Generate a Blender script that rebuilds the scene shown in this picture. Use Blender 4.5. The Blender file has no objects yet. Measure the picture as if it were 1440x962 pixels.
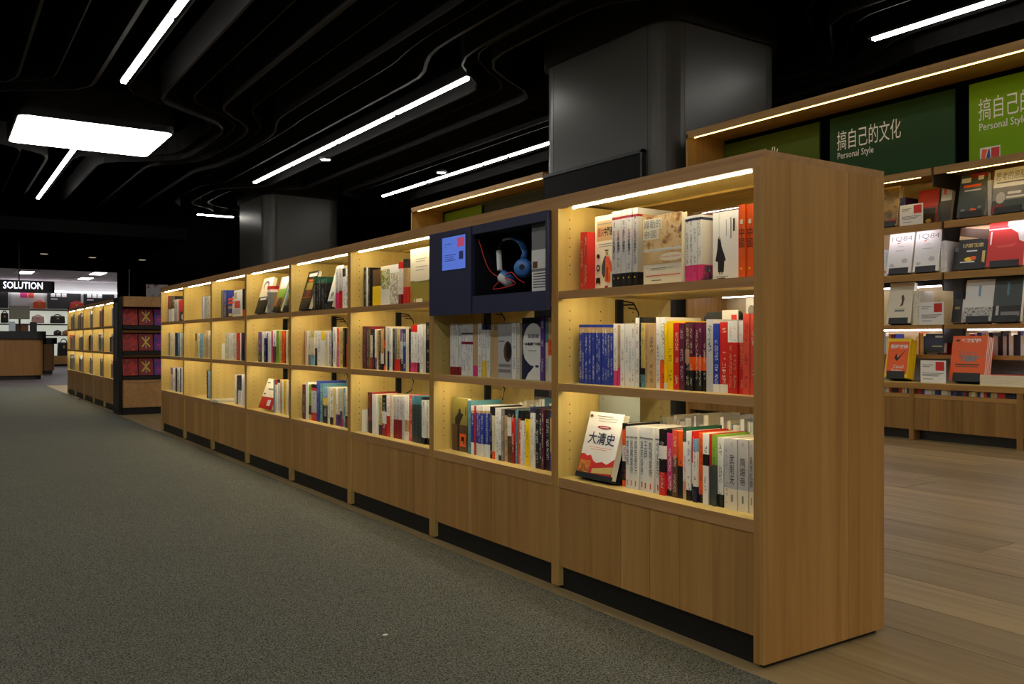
import bpy, math, random, re
from mathutils import Vector, Matrix
random.seed(7)
SC = bpy.context.scene
COL = SC.collection

# ---------------------------------------------------------------- camera, world, exposure
F, HZ, EYE = 1214.0, 478.0, 0.867           # focal length (px of 1440), horizon row, eye height
TH = math.atan2(0.5565, 0.8309)
S_, C_ = math.sin(TH), math.cos(TH)
cam_d = bpy.data.cameras.new('camera'); cam = bpy.data.objects.new('camera', cam_d); COL.objects.link(cam)
cam_d.sensor_width = 36.0; cam_d.lens = F / 1440 * 36; cam_d.shift_y = -(481 - HZ) / 1440
cam_d.clip_start = 0.05; cam_d.clip_end = 200
cam.location = (0, 0, EYE); cam.rotation_euler = (math.pi / 2, 0, -TH)
SC.camera = cam
w = bpy.data.worlds.new('hall'); SC.world = w; w.use_nodes = True
w.node_tree.nodes['Background'].inputs[0].default_value = (0.55, 0.6, 0.8, 1)
w.node_tree.nodes['Background'].inputs[1].default_value = 0.004
SC.view_settings.view_transform = 'Standard'; SC.view_settings.look = 'None'
SC.view_settings.gamma = 1; SC.view_settings.exposure = 0.0; SC.view_settings.use_curve_mapping = False
LED_E, STRIP_E, PANEL_E = 40.0, 30.0, 11.0

# X = away from the low bookcase row's front, Y = along it, Z up.  A pixel plus a known plane gives a point.
def xr(px): return (px - 720) / F
def tpx(px, D): return D * (C_ - S_ * xr(px)) / (C_ * xr(px) + S_)
def dpx(px, t): return t * (C_ * xr(px) + S_) / (C_ - S_ * xr(px))
def ypx(px, D): return D / (C_ * xr(px) + S_)              # camera depth
def zpx(px, py, D): return EYE + (HZ - py) / F * ypx(px, D)

# ---------------------------------------------------------------- materials
MATS = {}
def lin(c): return tuple(((v / 255) / 12.92 if v / 255 <= 0.04045 else (((v / 255) + 0.055) / 1.055) ** 2.4) for v in c) + (1,)
def base_mat(name):
    m = bpy.data.materials.new(name); m.use_nodes = True
    return m, m.node_tree, m.node_tree.nodes['Principled BSDF']
def plain(name, rgb, rough=0.5, metal=0.0, spec=0.5):
    if name in MATS: return MATS[name]
    m, nt, b = base_mat(name)
    n = nt.nodes.new('ShaderNodeTexNoise'); n.inputs['Scale'].default_value = 40
    tc = nt.nodes.new('ShaderNodeTexCoord'); nt.links.new(tc.outputs['Object'], n.inputs['Vector'])
    mr = nt.nodes.new('ShaderNodeMapRange'); mr.inputs[3].default_value = max(0.02, rough - .06); mr.inputs[4].default_value = min(1, rough + .06)
    nt.links.new(n.outputs['Fac'], mr.inputs[0]); nt.links.new(mr.outputs[0], b.inputs['Roughness'])
    b.inputs['Base Color'].default_value = lin(rgb); b.inputs['Metallic'].default_value = metal
    b.inputs['Specular IOR Level'].default_value = spec
    MATS[name] = m; return m
def glow(name, rgb, e, base=.8):
    if name in MATS: return MATS[name]
    m, nt, b = base_mat(name)
    b.inputs['Base Color'].default_value = (base, base, base, 1)
    b.inputs['Emission Color'].default_value = lin(rgb); b.inputs['Emission Strength'].default_value = e
    MATS[name] = m; return m
def wood(name, light, dark, axis, rough=0.45, tone=0.18, scale=1.0):
    """grain along axis; the tone of each piece varies with the object"""
    if name in MATS: return MATS[name]
    m, nt, b = base_mat(name); L = nt.links.new
    tc = nt.nodes.new('ShaderNodeTexCoord'); mp = nt.nodes.new('ShaderNodeMapping')
    s = [26 * scale] * 3; s['xyz'.index(axis)] = 1.1 * scale; mp.inputs['Scale'].default_value = s
    oi = nt.nodes.new('ShaderNodeObjectInfo')
    off = nt.nodes.new('ShaderNodeVectorMath'); off.operation = 'SCALE'; off.inputs[0].default_value = (13, 7, 19)
    L(oi.outputs['Random'], off.inputs['Scale']); L(off.outputs[0], mp.inputs['Location'])
    L(tc.outputs['Object'], mp.inputs['Vector'])
    n1 = nt.nodes.new('ShaderNodeTexNoise'); n1.inputs['Scale'].default_value = 1.0; n1.inputs['Detail'].default_value = 6; n1.inputs['Distortion'].default_value = 1.2
    L(mp.outputs[0], n1.inputs['Vector'])
    mp2 = nt.nodes.new('ShaderNodeMapping'); s2 = [5 * scale] * 3; s2['xyz'.index(axis)] = .35 * scale; mp2.inputs['Scale'].default_value = s2
    L(tc.outputs['Object'], mp2.inputs['Vector']); L(off.outputs[0], mp2.inputs['Location'])
    n2 = nt.nodes.new('ShaderNodeTexNoise'); n2.inputs['Scale'].default_value = 1; n2.inputs['Detail'].default_value = 3
    L(mp2.outputs[0], n2.inputs['Vector'])
    ad = nt.nodes.new('ShaderNodeMath'); ad.operation = 'MULTIPLY_ADD'; ad.inputs[1].default_value = .5
    L(n1.outputs['Fac'], ad.inputs[0])
    hf = nt.nodes.new('ShaderNodeMath'); hf.operation = 'MULTIPLY'; hf.inputs[1].default_value = .5
    L(n2.outputs['Fac'], hf.inputs[0]); L(hf.outputs[0], ad.inputs[2])
    cr = nt.nodes.new('ShaderNodeValToRGB'); cr.color_ramp.elements[0].position = .33; cr.color_ramp.elements[1].position = .66
    cr.color_ramp.elements[0].color = lin(dark); cr.color_ramp.elements[1].color = lin(light)
    L(ad.outputs[0], cr.inputs[0])
    hs = nt.nodes.new('ShaderNodeHueSaturation')
    mr = nt.nodes.new('ShaderNodeMapRange'); mr.inputs[3].default_value = 1 - tone; mr.inputs[4].default_value = 1 + tone
    L(oi.outputs['Random'], mr.inputs[0]); L(mr.outputs[0], hs.inputs['Value']); L(cr.outputs[0], hs.inputs['Color'])
    L(hs.outputs[0], b.inputs['Base Color']); b.inputs['Roughness'].default_value = rough
    b.inputs['Specular IOR Level'].default_value = .35
    bp = nt.nodes.new('ShaderNodeBump'); bp.inputs['Strength'].default_value = .08; bp.inputs['Distance'].default_value = .002
    L(n1.outputs['Fac'], bp.inputs['Height']); L(bp.outputs[0], b.inputs['Normal'])
    MATS[name] = m; return m
OAK_Z = wood('oak_upright', (198, 152, 88), (164, 118, 60), 'z', tone=.1)
OAK_Y = wood('oak_lengthwise', (202, 156, 104), (166, 122, 74), 'y', tone=.06)
MAPLE_Z = wood('maple_upright', (224, 202, 130), (208, 182, 108), 'z', tone=.04)
MAPLE_Y = wood('maple_lengthwise', (224, 202, 130), (208, 182, 108), 'y', tone=.04)
FLOORW = wood('floor_oak', (176, 154, 110), (136, 114, 78), 'y', rough=.4, tone=.14, scale=.7)
BLACK = plain('black_paint', (14, 14, 15), .5)
METAL = plain('black_metal', (38, 40, 42), .4, .3)
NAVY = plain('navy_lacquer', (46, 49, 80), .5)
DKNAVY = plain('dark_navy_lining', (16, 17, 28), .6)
PAGE = plain('book_paper', (232, 228, 212), .8)
CLAD = plain('column_cladding', (66, 64, 59), .36, 0, .4)
CEIL = plain('ceiling_black', (8, 8, 10), .9, 0, 0)
MATTE = plain('matte_black', (7, 7, 7), .9, 0, .0)
RIBM = plain('ceiling_rib_paint', (34, 33, 33), .55, 0, .12)
LED = glow('led_warm', (255, 244, 212), LED_E)
LEDC = glow('led_cool', (236, 234, 255), 15.0)
LEDY = glow('led_yellow', (255, 222, 128), 8.5)
STRIP = glow('ceiling_tube', (255, 250, 240), STRIP_E)
PANELG = glow('panel_diffuser', (255, 252, 248), PANEL_E)
WHITE = plain('white_card', (236, 236, 232), .5)

PAL = dict(W=(232, 232, 228), w=(226, 218, 192), G=(128, 128, 130), g=(192, 192, 194), K=(24, 22, 24), B=(40, 62, 160), b=(120, 170, 205), N=(28, 34, 70),
           R=(206, 40, 34), r=(142, 26, 36), O=(238, 96, 24), Y=(244, 206, 20), y=(206, 186, 110), P=(214, 60, 128), M=(92, 28, 60), V=(96, 56, 140),
           E=(28, 84, 62), e=(130, 176, 60), T=(84, 140, 156), D=(92, 66, 46), d=(196, 164, 116), c=(238, 230, 206), o=(150, 138, 64), q=(62, 72, 70), s=(222, 84, 66), L=(122, 166, 30))
CN = dict(W='white', w='ivory', G='grey', g='pale-grey', K='black', B='blue', b='sky-blue', N='navy', R='red', r='crimson', O='orange', Y='yellow', y='mustard', P='pink',
          M='plum', V='violet', E='green', e='lime-green', T='teal', D='brown', d='tan', c='cream', o='olive', q='slate', s='coral', L='lime')
def pcol(k):
    return plain('print_' + CN[k], PAL[k], .45)
def parse_bands(s):
    out = [(a, float(n) if n else None) for a, n in re.findall(r'([A-Za-z])(\d*)', s)]
    tot = sum(n for _, n in out if n); free = [1 for _, n in out if n is None]
    return [(a, (n if n is not None else max(0, 100 - tot) / len(free)) / 100) for a, n in out]
def book_mat(bands, txt):
    key = 'cover_' + bands + '_' + txt
    if key in MATS: return MATS[key]
    m, nt, b = base_mat(key); L = nt.links.new
    uv = nt.nodes.new('ShaderNodeUVMap'); sp = nt.nodes.new('ShaderNodeSeparateXYZ'); L(uv.outputs[0], sp.inputs[0])
    cr = nt.nodes.new('ShaderNodeValToRGB'); r = cr.color_ramp; r.interpolation = 'CONSTANT'
    bs = parse_bands(bands)[::-1]
    pos = 0
    for i, (k, f) in enumerate(bs):
        el = r.elements[0] if i == 0 else (r.elements[1] if i == 1 else r.elements.new(min(pos, .999)))
        el.position = min(pos, .999); el.color = lin(PAL[k]); pos += f
    if len(bs) == 1: r.elements[1].color = lin(PAL[bs[0][0]])
    L(sp.outputs[1], cr.inputs[0])
    outc = cr.outputs[0]
    if txt != '-':
        def math_(op, a, bb=None):
            n = nt.nodes.new('ShaderNodeMath'); n.operation = op
            for i, v in enumerate((a, bb)):
                if v is None: continue
                if isinstance(v, (int, float)): n.inputs[i].default_value = v
                else: L(v, n.inputs[i])
            return n.outputs[0]
        u, v = sp.outputs[0], sp.outputs[1]
        cmb = nt.nodes.new('ShaderNodeCombineXYZ'); L(math_('MULTIPLY', u, 5.0), cmb.inputs[0]); L(math_('MULTIPLY', v, 62.0), cmb.inputs[1])
        oi = nt.nodes.new('ShaderNodeObjectInfo'); L(math_('MULTIPLY', oi.outputs['Random'], 50.0), cmb.inputs[2])
        n1 = nt.nodes.new('ShaderNodeTexNoise'); n1.inputs['Scale'].default_value = 1.0; n1.inputs['Detail'].default_value = 1; L(cmb.outputs[0], n1.inputs['Vector'])
        cmb2 = nt.nodes.new('ShaderNodeCombineXYZ'); L(math_('MULTIPLY', v, 5.0), cmb2.inputs[1]); L(math_('MULTIPLY', oi.outputs['Random'], 90.0), cmb2.inputs[2])
        n2 = nt.nodes.new('ShaderNodeTexNoise'); n2.inputs['Scale'].default_value = 1.0; L(cmb2.outputs[0], n2.inputs['Vector'])
        mk = math_('MULTIPLY', math_('GREATER_THAN', n1.outputs['Fac'], .52), math_('GREATER_THAN', n2.outputs['Fac'], .48))
        mk = math_('MULTIPLY', mk, math_('LESS_THAN', math_('ABSOLUTE', math_('SUBTRACT', u, .5)), .24))
        mk = math_('MULTIPLY', mk, math_('LESS_THAN', math_('ABSOLUTE', math_('SUBTRACT', v, .5)), .42))
        mk = math_('MULTIPLY', mk, .72)
        mx = nt.nodes.new('ShaderNodeMix'); mx.data_type = 'RGBA'
        L(mk, mx.inputs['Factor']); L(outc, mx.inputs['A']); mx.inputs['B'].default_value = lin(PAL[txt]); outc = mx.outputs['Result']
    L(outc, b.inputs['Base Color']); b.inputs['Roughness'].default_value = .38
    MATS[key] = m; return m
def blotch(name, cols, scale, sharp=.02):
    """printed picture: patches of a few colours"""
    if name in MATS: return MATS[name]
    m, nt, b = base_mat(name); L = nt.links.new
    tc = nt.nodes.new('ShaderNodeTexCoord'); n = nt.nodes.new('ShaderNodeTexNoise'); n.inputs['Scale'].default_value = scale; n.inputs['Detail'].default_value = 5
    L(tc.outputs['Object'], n.inputs['Vector'])
    cr = nt.nodes.new('ShaderNodeValToRGB'); r = cr.color_ramp
    k = len(cols)
    for i, c in enumerate(cols):
        p = .32 + .36 * i / max(1, k - 1)
        el = r.elements[i] if i < 2 else r.elements.new(p)
        el.position = p; el.color = lin(c)
    L(n.outputs['Fac'], cr.inputs[0]); L(cr.outputs[0], b.inputs['Base Color']); b.inputs['Roughness'].default_value = .4
    MATS[name] = m; return m

# ---------------------------------------------------------------- mesh helpers
class MB:
    def __init__(s): s.v, s.f, s.m = [], [], []
    def quad(s, pts, mi=0):
        n = len(s.v); s.v += [tuple(p) for p in pts]; s.f.append(tuple(range(n, n + len(pts)))); s.m.append(mi); return s
    def box(s, a, b, mi=0, faces=None):
        x0, y0, z0 = a; x1, y1, z1 = b; n = len(s.v)
        s.v += [(x0, y0, z0), (x1, y0, z0), (x1, y1, z0), (x0, y1, z0), (x0, y0, z1), (x1, y0, z1), (x1, y1, z1), (x0, y1, z1)]
        fs = dict(zn=(3, 2, 1, 0), zp=(4, 5, 6, 7), yn=(0, 1, 5, 4), xp=(1, 2, 6, 5), yp=(2, 3, 7, 6), xn=(3, 0, 4, 7))
        for k, q in fs.items():
            s.f.append(tuple(n + i for i in q)); s.m.append((faces or {}).get(k, mi))
        return s
    def prism(s, poly, axis, a, b, mi=0):
        """poly of (p, q) in the two other axes, extruded along axis from a to b"""
        n = len(s.v); k = len(poly)
        def pt(p, q, r): return {'x': (r, p, q), 'y': (p, r, q), 'z': (p, q, r)}[axis]
        s.v += [pt(p, q, a) for p, q in poly] + [pt(p, q, b) for p, q in poly]
        s.f.append(tuple(n + i for i in range(k))[::-1]); s.m.append(mi)
        s.f.append(tuple(n + k + i for i in range(k))); s.m.append(mi)
        for i in range(k):
            j = (i + 1) % k; s.f.append((n + i, n + j, n + k + j, n + k + i)); s.m.append(mi)
        return s
    def tube(s, path, r, seg=8, mi=0, flat=1.0):
        path = [Vector(p) for p in path]; n0 = len(s.v); up = Vector((0, 0, 1))
        for i, p in enumerate(path):
            d = (path[min(i + 1, len(path) - 1)] - path[max(i - 1, 0)]).normalized()
            a = d.cross(up if abs(d.dot(up)) < .95 else Vector((1, 0, 0))).normalized(); b = d.cross(a)
            for k in range(seg):
                an = 2 * math.pi * k / seg; s.v.append(tuple(p + a * math.cos(an) * r + b * math.sin(an) * r * flat))
        for i in range(len(path) - 1):
            for k in range(seg):
                s.f.append((n0 + i * seg + k, n0 + i * seg + (k + 1) % seg, n0 + (i + 1) * seg + (k + 1) % seg, n0 + (i + 1) * seg + k)); s.m.append(mi)
        e = len(path) - 1
        s.f.append(tuple(n0 + k for k in range(seg))); s.f.append(tuple(n0 + e * seg + k for k in range(seg))[::-1]); s.m += [mi, mi]
        return s
    def lathe(s, prof, M=None, seg=24, mi=0):
        """prof of (r, z) about Z, moved by M"""
        M = M or Matrix.Identity(4); n0 = len(s.v)
        for r, z in prof:
            for k in range(seg):
                a = 2 * math.pi * k / seg; s.v.append(tuple(M @ Vector((r * math.cos(a), r * math.sin(a), z))))
        for i in range(len(prof) - 1):
            for k in range(seg):
                s.f.append((n0 + i * seg + k, n0 + i * seg + (k + 1) % seg, n0 + (i + 1) * seg + (k + 1) % seg, n0 + (i + 1) * seg + k)); s.m.append(mi)
        return s
    def mesh(s, name, mats):
        me = bpy.data.meshes.new(name); me.from_pydata(s.v, [], s.f)
        for m in (mats if isinstance(mats, (list, tuple)) else [mats]): me.materials.append(m)
        me.polygons.foreach_set('material_index', s.m); me.update(); return me
    def build(s, name, mats, parent=None, loc=None, smooth=False):
        me = s.mesh(name, mats)
        if smooth: me.polygons.foreach_set('use_smooth', [True] * len(me.polygons))
        return link(name, me, parent, loc)
def link(name, me, parent=None, loc=None):
    o = bpy.data.objects.new(name, me); COL.objects.link(o); o.parent = parent
    if loc: o.location = loc
    return o
def tag(o, label, cat=None, group=None, kind=None):
    o['label'] = label
    if cat: o['category'] = cat
    if group: o['group'] = group
    if kind: o['kind'] = kind
    return o
def thing(name, label, cat, loc=(0, 0, 0), rz=0, group=None):
    o = bpy.data.objects.new(name, None); COL.objects.link(o); o.location = loc; o.rotation_euler = (0, 0, rz); o.empty_display_size = .05
    return tag(o, label, cat, group)
def copy_tree(o, parent=None):
    c = o.copy(); COL.objects.link(c); c.parent = parent
    for ch in list(o.children): copy_tree(ch, c)
    return c
def bevel(o, w, seg=2):
    md = o.modifiers.new('edge', 'BEVEL'); md.width = w; md.segments = seg; md.limit_method = 'ANGLE'; return o
TXT = {}
def text_polys(body, bold=0.0):
    """glyph triangles of a text, normalised to its own bounding box; returns verts, faces, aspect"""
    k = (body, bold)
    if k in TXT: return TXT[k]
    cu = bpy.data.curves.new('lettering', 'FONT'); cu.body = body; cu.size = 1; cu.resolution_u = 2; cu.align_x = 'CENTER' if '\n' in body else 'LEFT'; cu.space_line = .98
    cu.offset = bold
    ob = bpy.data.objects.new('lettering', cu); COL.objects.link(ob)
    bpy.context.view_layer.update()
    ev = ob.evaluated_get(bpy.context.evaluated_depsgraph_get()); me = ev.to_mesh()
    vs = [v.co.copy() for v in me.vertices]; fs = [tuple(p.vertices) for p in me.polygons]; ev.to_mesh_clear()
    bpy.data.objects.remove(ob); bpy.data.curves.remove(cu)
    if not vs: vs = [Vector((0, 0, 0))]; fs = []
    x0 = min(v.x for v in vs); x1 = max(v.x for v in vs); y0 = min(v.y for v in vs); y1 = max(v.y for v in vs)
    wd, ht = max(1e-6, x1 - x0), max(1e-6, y1 - y0)
    r = ([((v.x - x0) / wd, (v.y - y0) / ht) for v in vs], fs, wd / ht)
    TXT[k] = r; return r
def vert(sx): return '\n'.join(sx)
def put_text(mb, body, place, u0, v0, u1, v1, mi=0, bold=0.0):
    vs, fs, _ = text_polys(body, bold); n = len(mb.v)
    mb.v += [place(u0 + a * (u1 - u0), v0 + b * (v1 - v0)) for a, b in vs]
    mb.f += [tuple(n + i for i in f) for f in fs]; mb.m += [mi] * len(fs)

# ---------------------------------------------------------------- structure
Y0 = 1.523; BX = 1.803; BD = 0.535; PITCH = 0.9
# wooden floor: planks over a sub-floor
fl = MB().box((1.765, -16, -.06), (16, 40, -.012)).build('floor', plain('subfloor', (40, 32, 24), .8))
tag(fl, 'wide oak plank floor between the low bookcases and the tall wall shelves', kind='structure')
rng = random.Random(3)
pl_mesh = {}
xx = 1.768; row = 0
while xx < 7.75:
    wd = [.29, .34, .26][row % 3]
    yy = -3.0 - rng.random() * 2
    while yy < 13.6:
        ln = [2.2, 2.8, 3.4][rng.randrange(3)]
        key = (wd, ln)
        if key not in pl_mesh:
            pl_mesh[key] = MB().box((.0018, .0018, -.012), (wd - .0018, ln - .0018, 0)).mesh('plank', FLOORW)
        if yy + ln > -1.2:
            o = link('plank', pl_mesh[key], fl, (xx, yy, rng.uniform(-.0008, 0)))
        yy += ln
    xx += wd; row += 1
MB().box((xx, -3, -.012), (16, 40, -.001)).build('plank_field', FLOORW, fl)
MB().box((1.768, 14.2, -.012), (xx, 40, -.002)).build('plank_field', FLOORW, fl)
MB().box((1.768, -16, -.012), (16, -3.1, -.002)).build('plank_field', FLOORW, fl)

def carpet_mat():
    m, nt, b = base_mat('carpet'); L = nt.links.new
    tc = nt.nodes.new('ShaderNodeTexCoord')
    n = nt.nodes.new('ShaderNodeTexNoise'); n.inputs['Scale'].default_value = 210; n.inputs['Detail'].default_value = 3
    L(tc.outputs['Object'], n.inputs['Vector'])
    n2 = nt.nodes.new('ShaderNodeTexNoise'); n2.inputs['Scale'].default_value = 1.3; L(tc.outputs['Object'], n2.inputs['Vector'])
    cr = nt.nodes.new('ShaderNodeValToRGB'); e = cr.color_ramp.elements
    e[0].position = .36; e[0].color = lin((44, 46, 43)); e[1].position = .64; e[1].color = lin((122, 122, 110))
    L(n.outputs['Fac'], cr.inputs[0])
    hs = nt.nodes.new('ShaderNodeHueSaturation'); mr = nt.nodes.new('ShaderNodeMapRange'); mr.inputs[3].default_value = .9; mr.inputs[4].default_value = 1.1
    L(n2.outputs['Fac'], mr.inputs[0]); L(mr.outputs[0], hs.inputs['Value']); L(cr.outputs[0], hs.inputs['Color']); L(hs.outputs[0], b.inputs['Base Color'])
    b.inputs['Roughness'].default_value = .95; b.inputs['Specular IOR Level'].default_value = .1
    bp = nt.nodes.new('ShaderNodeBump'); bp.inputs['Strength'].default_value = .6; bp.inputs['Distance'].default_value = .004
    L(n.outputs['Fac'], bp.inputs['Height']); L(bp.outputs[0], b.inputs['Normal'])
    return m
tag(MB().box((-14, -16, -.06), (1.765, 18.6, .001)).build('floor_carpet', carpet_mat()), 'dark grey speckled carpet in front of the low bookcases', kind='structure')
tag(MB().box((-14, 18.6, -.06), (6.9, 40, .001)).build('floor_shop', plain('shop_vinyl', (96, 90, 94), .5)), 'smooth grey floor by the far service counter', kind='structure')
fleck = MB(); fleck.prism([(.008 * math.cos(a) * (1 + .3 * math.sin(3 * a)), .005 * math.sin(a)) for a in [i * math.pi / 5 for i in range(10)]], 'z', 0, .0015)
_D = EYE * F / (893.5 - HZ); _x = xr(542)
tag(fleck.build('paper_scrap', WHITE, None, (_D * (C_ * _x + S_), _D * (C_ - S_ * _x), .001)), 'tiny pale scrap of paper lying on the grey carpet', 'scrap')

# ceiling: black slab with long ribs that swerve around the columns and the lit panel
CZ = 4.62
ceil = MB().box((-14, -16, 5.0), (16, 40, 5.1)).build('ceiling', CEIL)
tag(ceil, 'black ceiling hung with long wavy dark ribs', kind='structure')
OBST = [(8.0, 8.45, 1.75, 1.9), (8.0, 22.7, 1.75, 1.9), (2.27, 16.75, 1.75, 2.3), (8.0, -5.8, 1.75, 1.9)]
def rib_path(d0):
    pts = []
    t = -6.0
    while t <= 26.3:
        d = d0
        for cd, ct, rad, half in OBST:
            k = d0 - cd
            if abs(k) < 3.2:
                push = max(0, rad + abs(k) * .42 - abs(k)) if abs(k) < 3 else 0
                f = math.exp(-(abs(t - ct) / half) ** 6)
                d += (1 if k >= 0 else -1) * push * f
        pts.append((d, t)); t += .3 if any(abs(t - o[1]) < 4 for o in OBST) else .9
    return pts
for i in range(36):
    d0 = -4.2 + i * .47
    z0 = CZ - [.0, .07, .02, .1][i % 4]; th = [.02, .035, .018, .05][(i * 7) % 4]
    if any(abs(d0 - q) < .06 for q in (2.2, 6.1, 9.35)): continue
    P = rib_path(d0); mb = MB(); n = len(P)
    for d, t in P:
        mb.v += [(d - th / 2, t, z0), (d + th / 2, t, z0), (d + th / 2, t, 4.99), (d - th / 2, t, 4.99)]
    for k in range(n - 1):
        a, b = 4 * k, 4 * k + 4
        for q in ((0, 1), (1, 2), (2, 3), (3, 0)): mb.f.append((a + q[0], b + q[0], b + q[1], a + q[1])); mb.m.append(0)
    mb.build('ceiling_rib', RIBM, ceil)

# cladded columns
def rounded_rect(x0, y0, x1, y1, r, seg=8):
    out = []
    for cx, cy, a0 in ((x1 - r, y1 - r, 0), (x0 + r, y1 - r, 90), (x0 + r, y0 + r, 180), (x1 - r, y0 + r, 270)):
        for k in range(seg + 1):
            a = math.radians(a0 + 90 * k / seg); out.append((cx + r * math.cos(a), cy + r * math.sin(a)))
    return out
def column(name, t0, label, niche):
    x0, x1, t1 = 6.93, 8.95, t0 + 2.45
    o = MB().prism(rounded_rect(x0, t0, x1, t1, .3), 'z', 0, 4.99).build(name, CLAD)
    tag(o, label, kind='structure')
    for (a, b) in (((x0 - .002, t0 + .3, 0), (x0 + .004, t0 + .306, 4.9)), ((x0 - .002, t1 - .306, 0), (x0 + .004, t1 - .3, 4.9)),
                   ((x0 + .3, t0 - .002, 0), (x0 + .306, t0 + .004, 4.9)), ((x1 - .306, t0 - .002, 0), (x1 - .3, t0 + .004, 4.9))):
        MB().box(a, b).build('panel_joint', BLACK, o)
    MB().prism(rounded_rect(x0 - .06, t0 - .06, x1 + .06, t1 + .06, .34), 'z', 4.55, 4.99).build('column_head', RIBM, o)
    if niche:   # dark service panel on the front face
        bevel(MB().box((x0 - .05, t0 + .36, .2), (x0 + .01, t1 - .16, 3.06)).build('service_panel', plain('dark_panel', (13, 14, 16), .6, 0, .1), o), .004)
        f = MB(); f.box((x0 - .062, t0 + .33, .2), (x0 - .002, t0 + .36, 3.1)); f.box((x0 - .062, t0 + .33, 3.06), (x0 - .002, t1 - .13, 3.1))
        f.build('service_panel_frame', METAL, o)
    return o
column('column', 7.2, 'broad dark metal-clad column with a recessed panel behind the low bookcases', True)
column('column', 21.5, 'distant dark metal-clad column beyond the tall shelves', False)

# hall walls behind everything
tag(MB().box((15.9, -16, 0), (16, 40, 5)).build('wall_right', MATTE), 'black hall wall behind the tall shelves', kind='structure')
TF = 26.6   # facade of the far shop
dL = dpx(166, TF); hz = zpx(166, 383, dL)
tag(MB().box((dL, TF, 0), (15.9, TF + .15, 5)).build('wall_back', MATTE), 'black wall beside the far bag shop', kind='structure')
tag(MB().box((-14, TF, hz), (dL, TF + .15, 5)).build('wall_header', MATTE), 'black header above the far bag shop opening', kind='structure')
tag(MB().box((dL + .28, TF - .03, 0), (dL + .30, TF, hz + .1)).build('trim_1', plain('trim_grey', (150, 150, 150), .4)), 'thin pale trim on the black wall', kind='structure')
tag(MB().box((-14.1, -16, 0), (-14, 40, 5)).build('wall_left', plain('hall_wall', (70, 68, 66), .8)), 'dark hall wall across the carpet', kind='structure')

tag(MB().box((-14, -16.1, 0), (16, -16, 5)).build('wall_front', plain('hall_wall', (70, 68, 66), .8)), 'dark hall wall behind the viewer', kind='structure')
sof = MB().box((-14, 19.6, 3.05), (4.6, TF - .01, 3.3)).build('ceiling_soffit', MATTE); tag(sof, 'low black soffit in front of the far bag shop', kind='structure')
for j, (px, py) in enumerate(((62, 357), (130, 362), (200, 365.5))):
    Yc = (3.05 - EYE) * F / (HZ - py)
    e = MB().lathe([(0, 0), (.07, 0), (.09, .004), (.09, .012)], None, 16).build('downlight', glow('dim_downlight', (255, 236, 200), .35), sof, (Yc * (C_ * xr(px) + S_), Yc * (C_ - S_ * xr(px)), 3.039))
# ---------------------------------------------------------------- ceiling lights
def tube_light(t0, t1, D, label, z=CZ - .17, breaks=(), mat=None):
    e = thing('strip_light', label, 'ceiling light', (D, t0, z), group='linear ceiling lights')
    MB().box((-.05, 0, .03), (.05, t1 - t0, .062)).build('housing', BLACK, e)
    for y in (.3, t1 - t0 - .3): MB().tube([(0, y, .06), (0, y, 4.998 - z)], .003, 6).build('suspension_wire', METAL, e)
    ks = [t0] + sorted(breaks) + [t1]
    for a, b in zip(ks, ks[1:]):
        MB().box((-.034, a - t0 + .06, 0), (.034, b - t0 - .06, .03)).build('diffuser', mat or STRIP, e)
    return e
br = [tpx(p, 6.1) for p in (408, 472, 554.5)]
tube_light(tpx(660, 6.1), tpx(357, 6.1), 6.1, 'long white strip light on the ceiling above the middle of the bookcases', breaks=br)
tube_light(13.1 - 12.0, 13.1, 2.2, 'bright strip light at the top of the picture left of centre', breaks=[13.1 - 3.0 * k for k in (1, 2, 3)])
tube_light(17.95, 25, 2.2, 'strip light beyond the lit rectangular panel', breaks=[20.2, 22.4])
tube_light(tpx(800, 9.35), tpx(537, 9.35), 9.35, 'strip light beside the dark column, over the far tall shelf', breaks=[tpx(p, 9.35) for p in (599.5, 678.5, 713)])
tube_light(-2.5, tpx(1222, 9.35), 9.35, 'strip light above the green signs at upper right', breaks=[3.5, .5])
tube_light(-13, 9.0, -1.6, 'strip light over the carpet outside the picture to the left', breaks=[-9, -5, -1, 3, 6])
tube_light(-13, 14.0, -5.4, 'added second strip light over the carpet, outside the picture', breaks=[-9, -5, -1, 3, 6, 10])  # unseen lamp, added to put more light on the bookcase fronts
FILL = glow('added_fill_tube', (255, 244, 224), STRIP_E * 1.9)  # stronger tubes for two unseen strips added to brighten the near end panel
tube_light(-15, -4.0, 2.2, 'added fill strip light behind the viewer', breaks=[-12, -9, -6.5], mat=FILL)  # added out of view, throws low light onto the end panel
tube_light(-15, 1.0, 6.1, 'added fill strip light over the plank floor outside the picture to the right', breaks=[-12, -9, -6, -3], mat=FILL)  # unseen too, added as fill for the end panel
e = thing('strip_light', 'short strip light next to the distant column', 'ceiling light', (6.2, 25.2, 4.4), group='linear ceiling lights')
MB().box((0, 0, .03), (1.0, .1, .06)).build('housing', BLACK, e); MB().tube([(.5, .05, .06), (.5, .05, .598)], .003, 6).build('suspension_wire', METAL, e)
MB().box((0, 0, .03), (1.0, .1, .031)).build('housing_rim', BLACK, e); MB().box((0, .01, 0), (1.0, .09, .03)).build('diffuser', STRIP, e)
e = thing('light_panel', 'large glowing white rounded rectangular ceiling panel above the carpet', 'ceiling light', (2.27, 16.75, CZ - .2))
MB().prism(rounded_rect(-1.16, -1.14, 1.16, 1.14, .14), 'z', 0, .004).build('diffuser', PANELG, e)
MB().prism(rounded_rect(-1.19, -1.17, 1.19, 1.17, .16), 'z', .004, .58).build('housing', BLACK, e)
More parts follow.
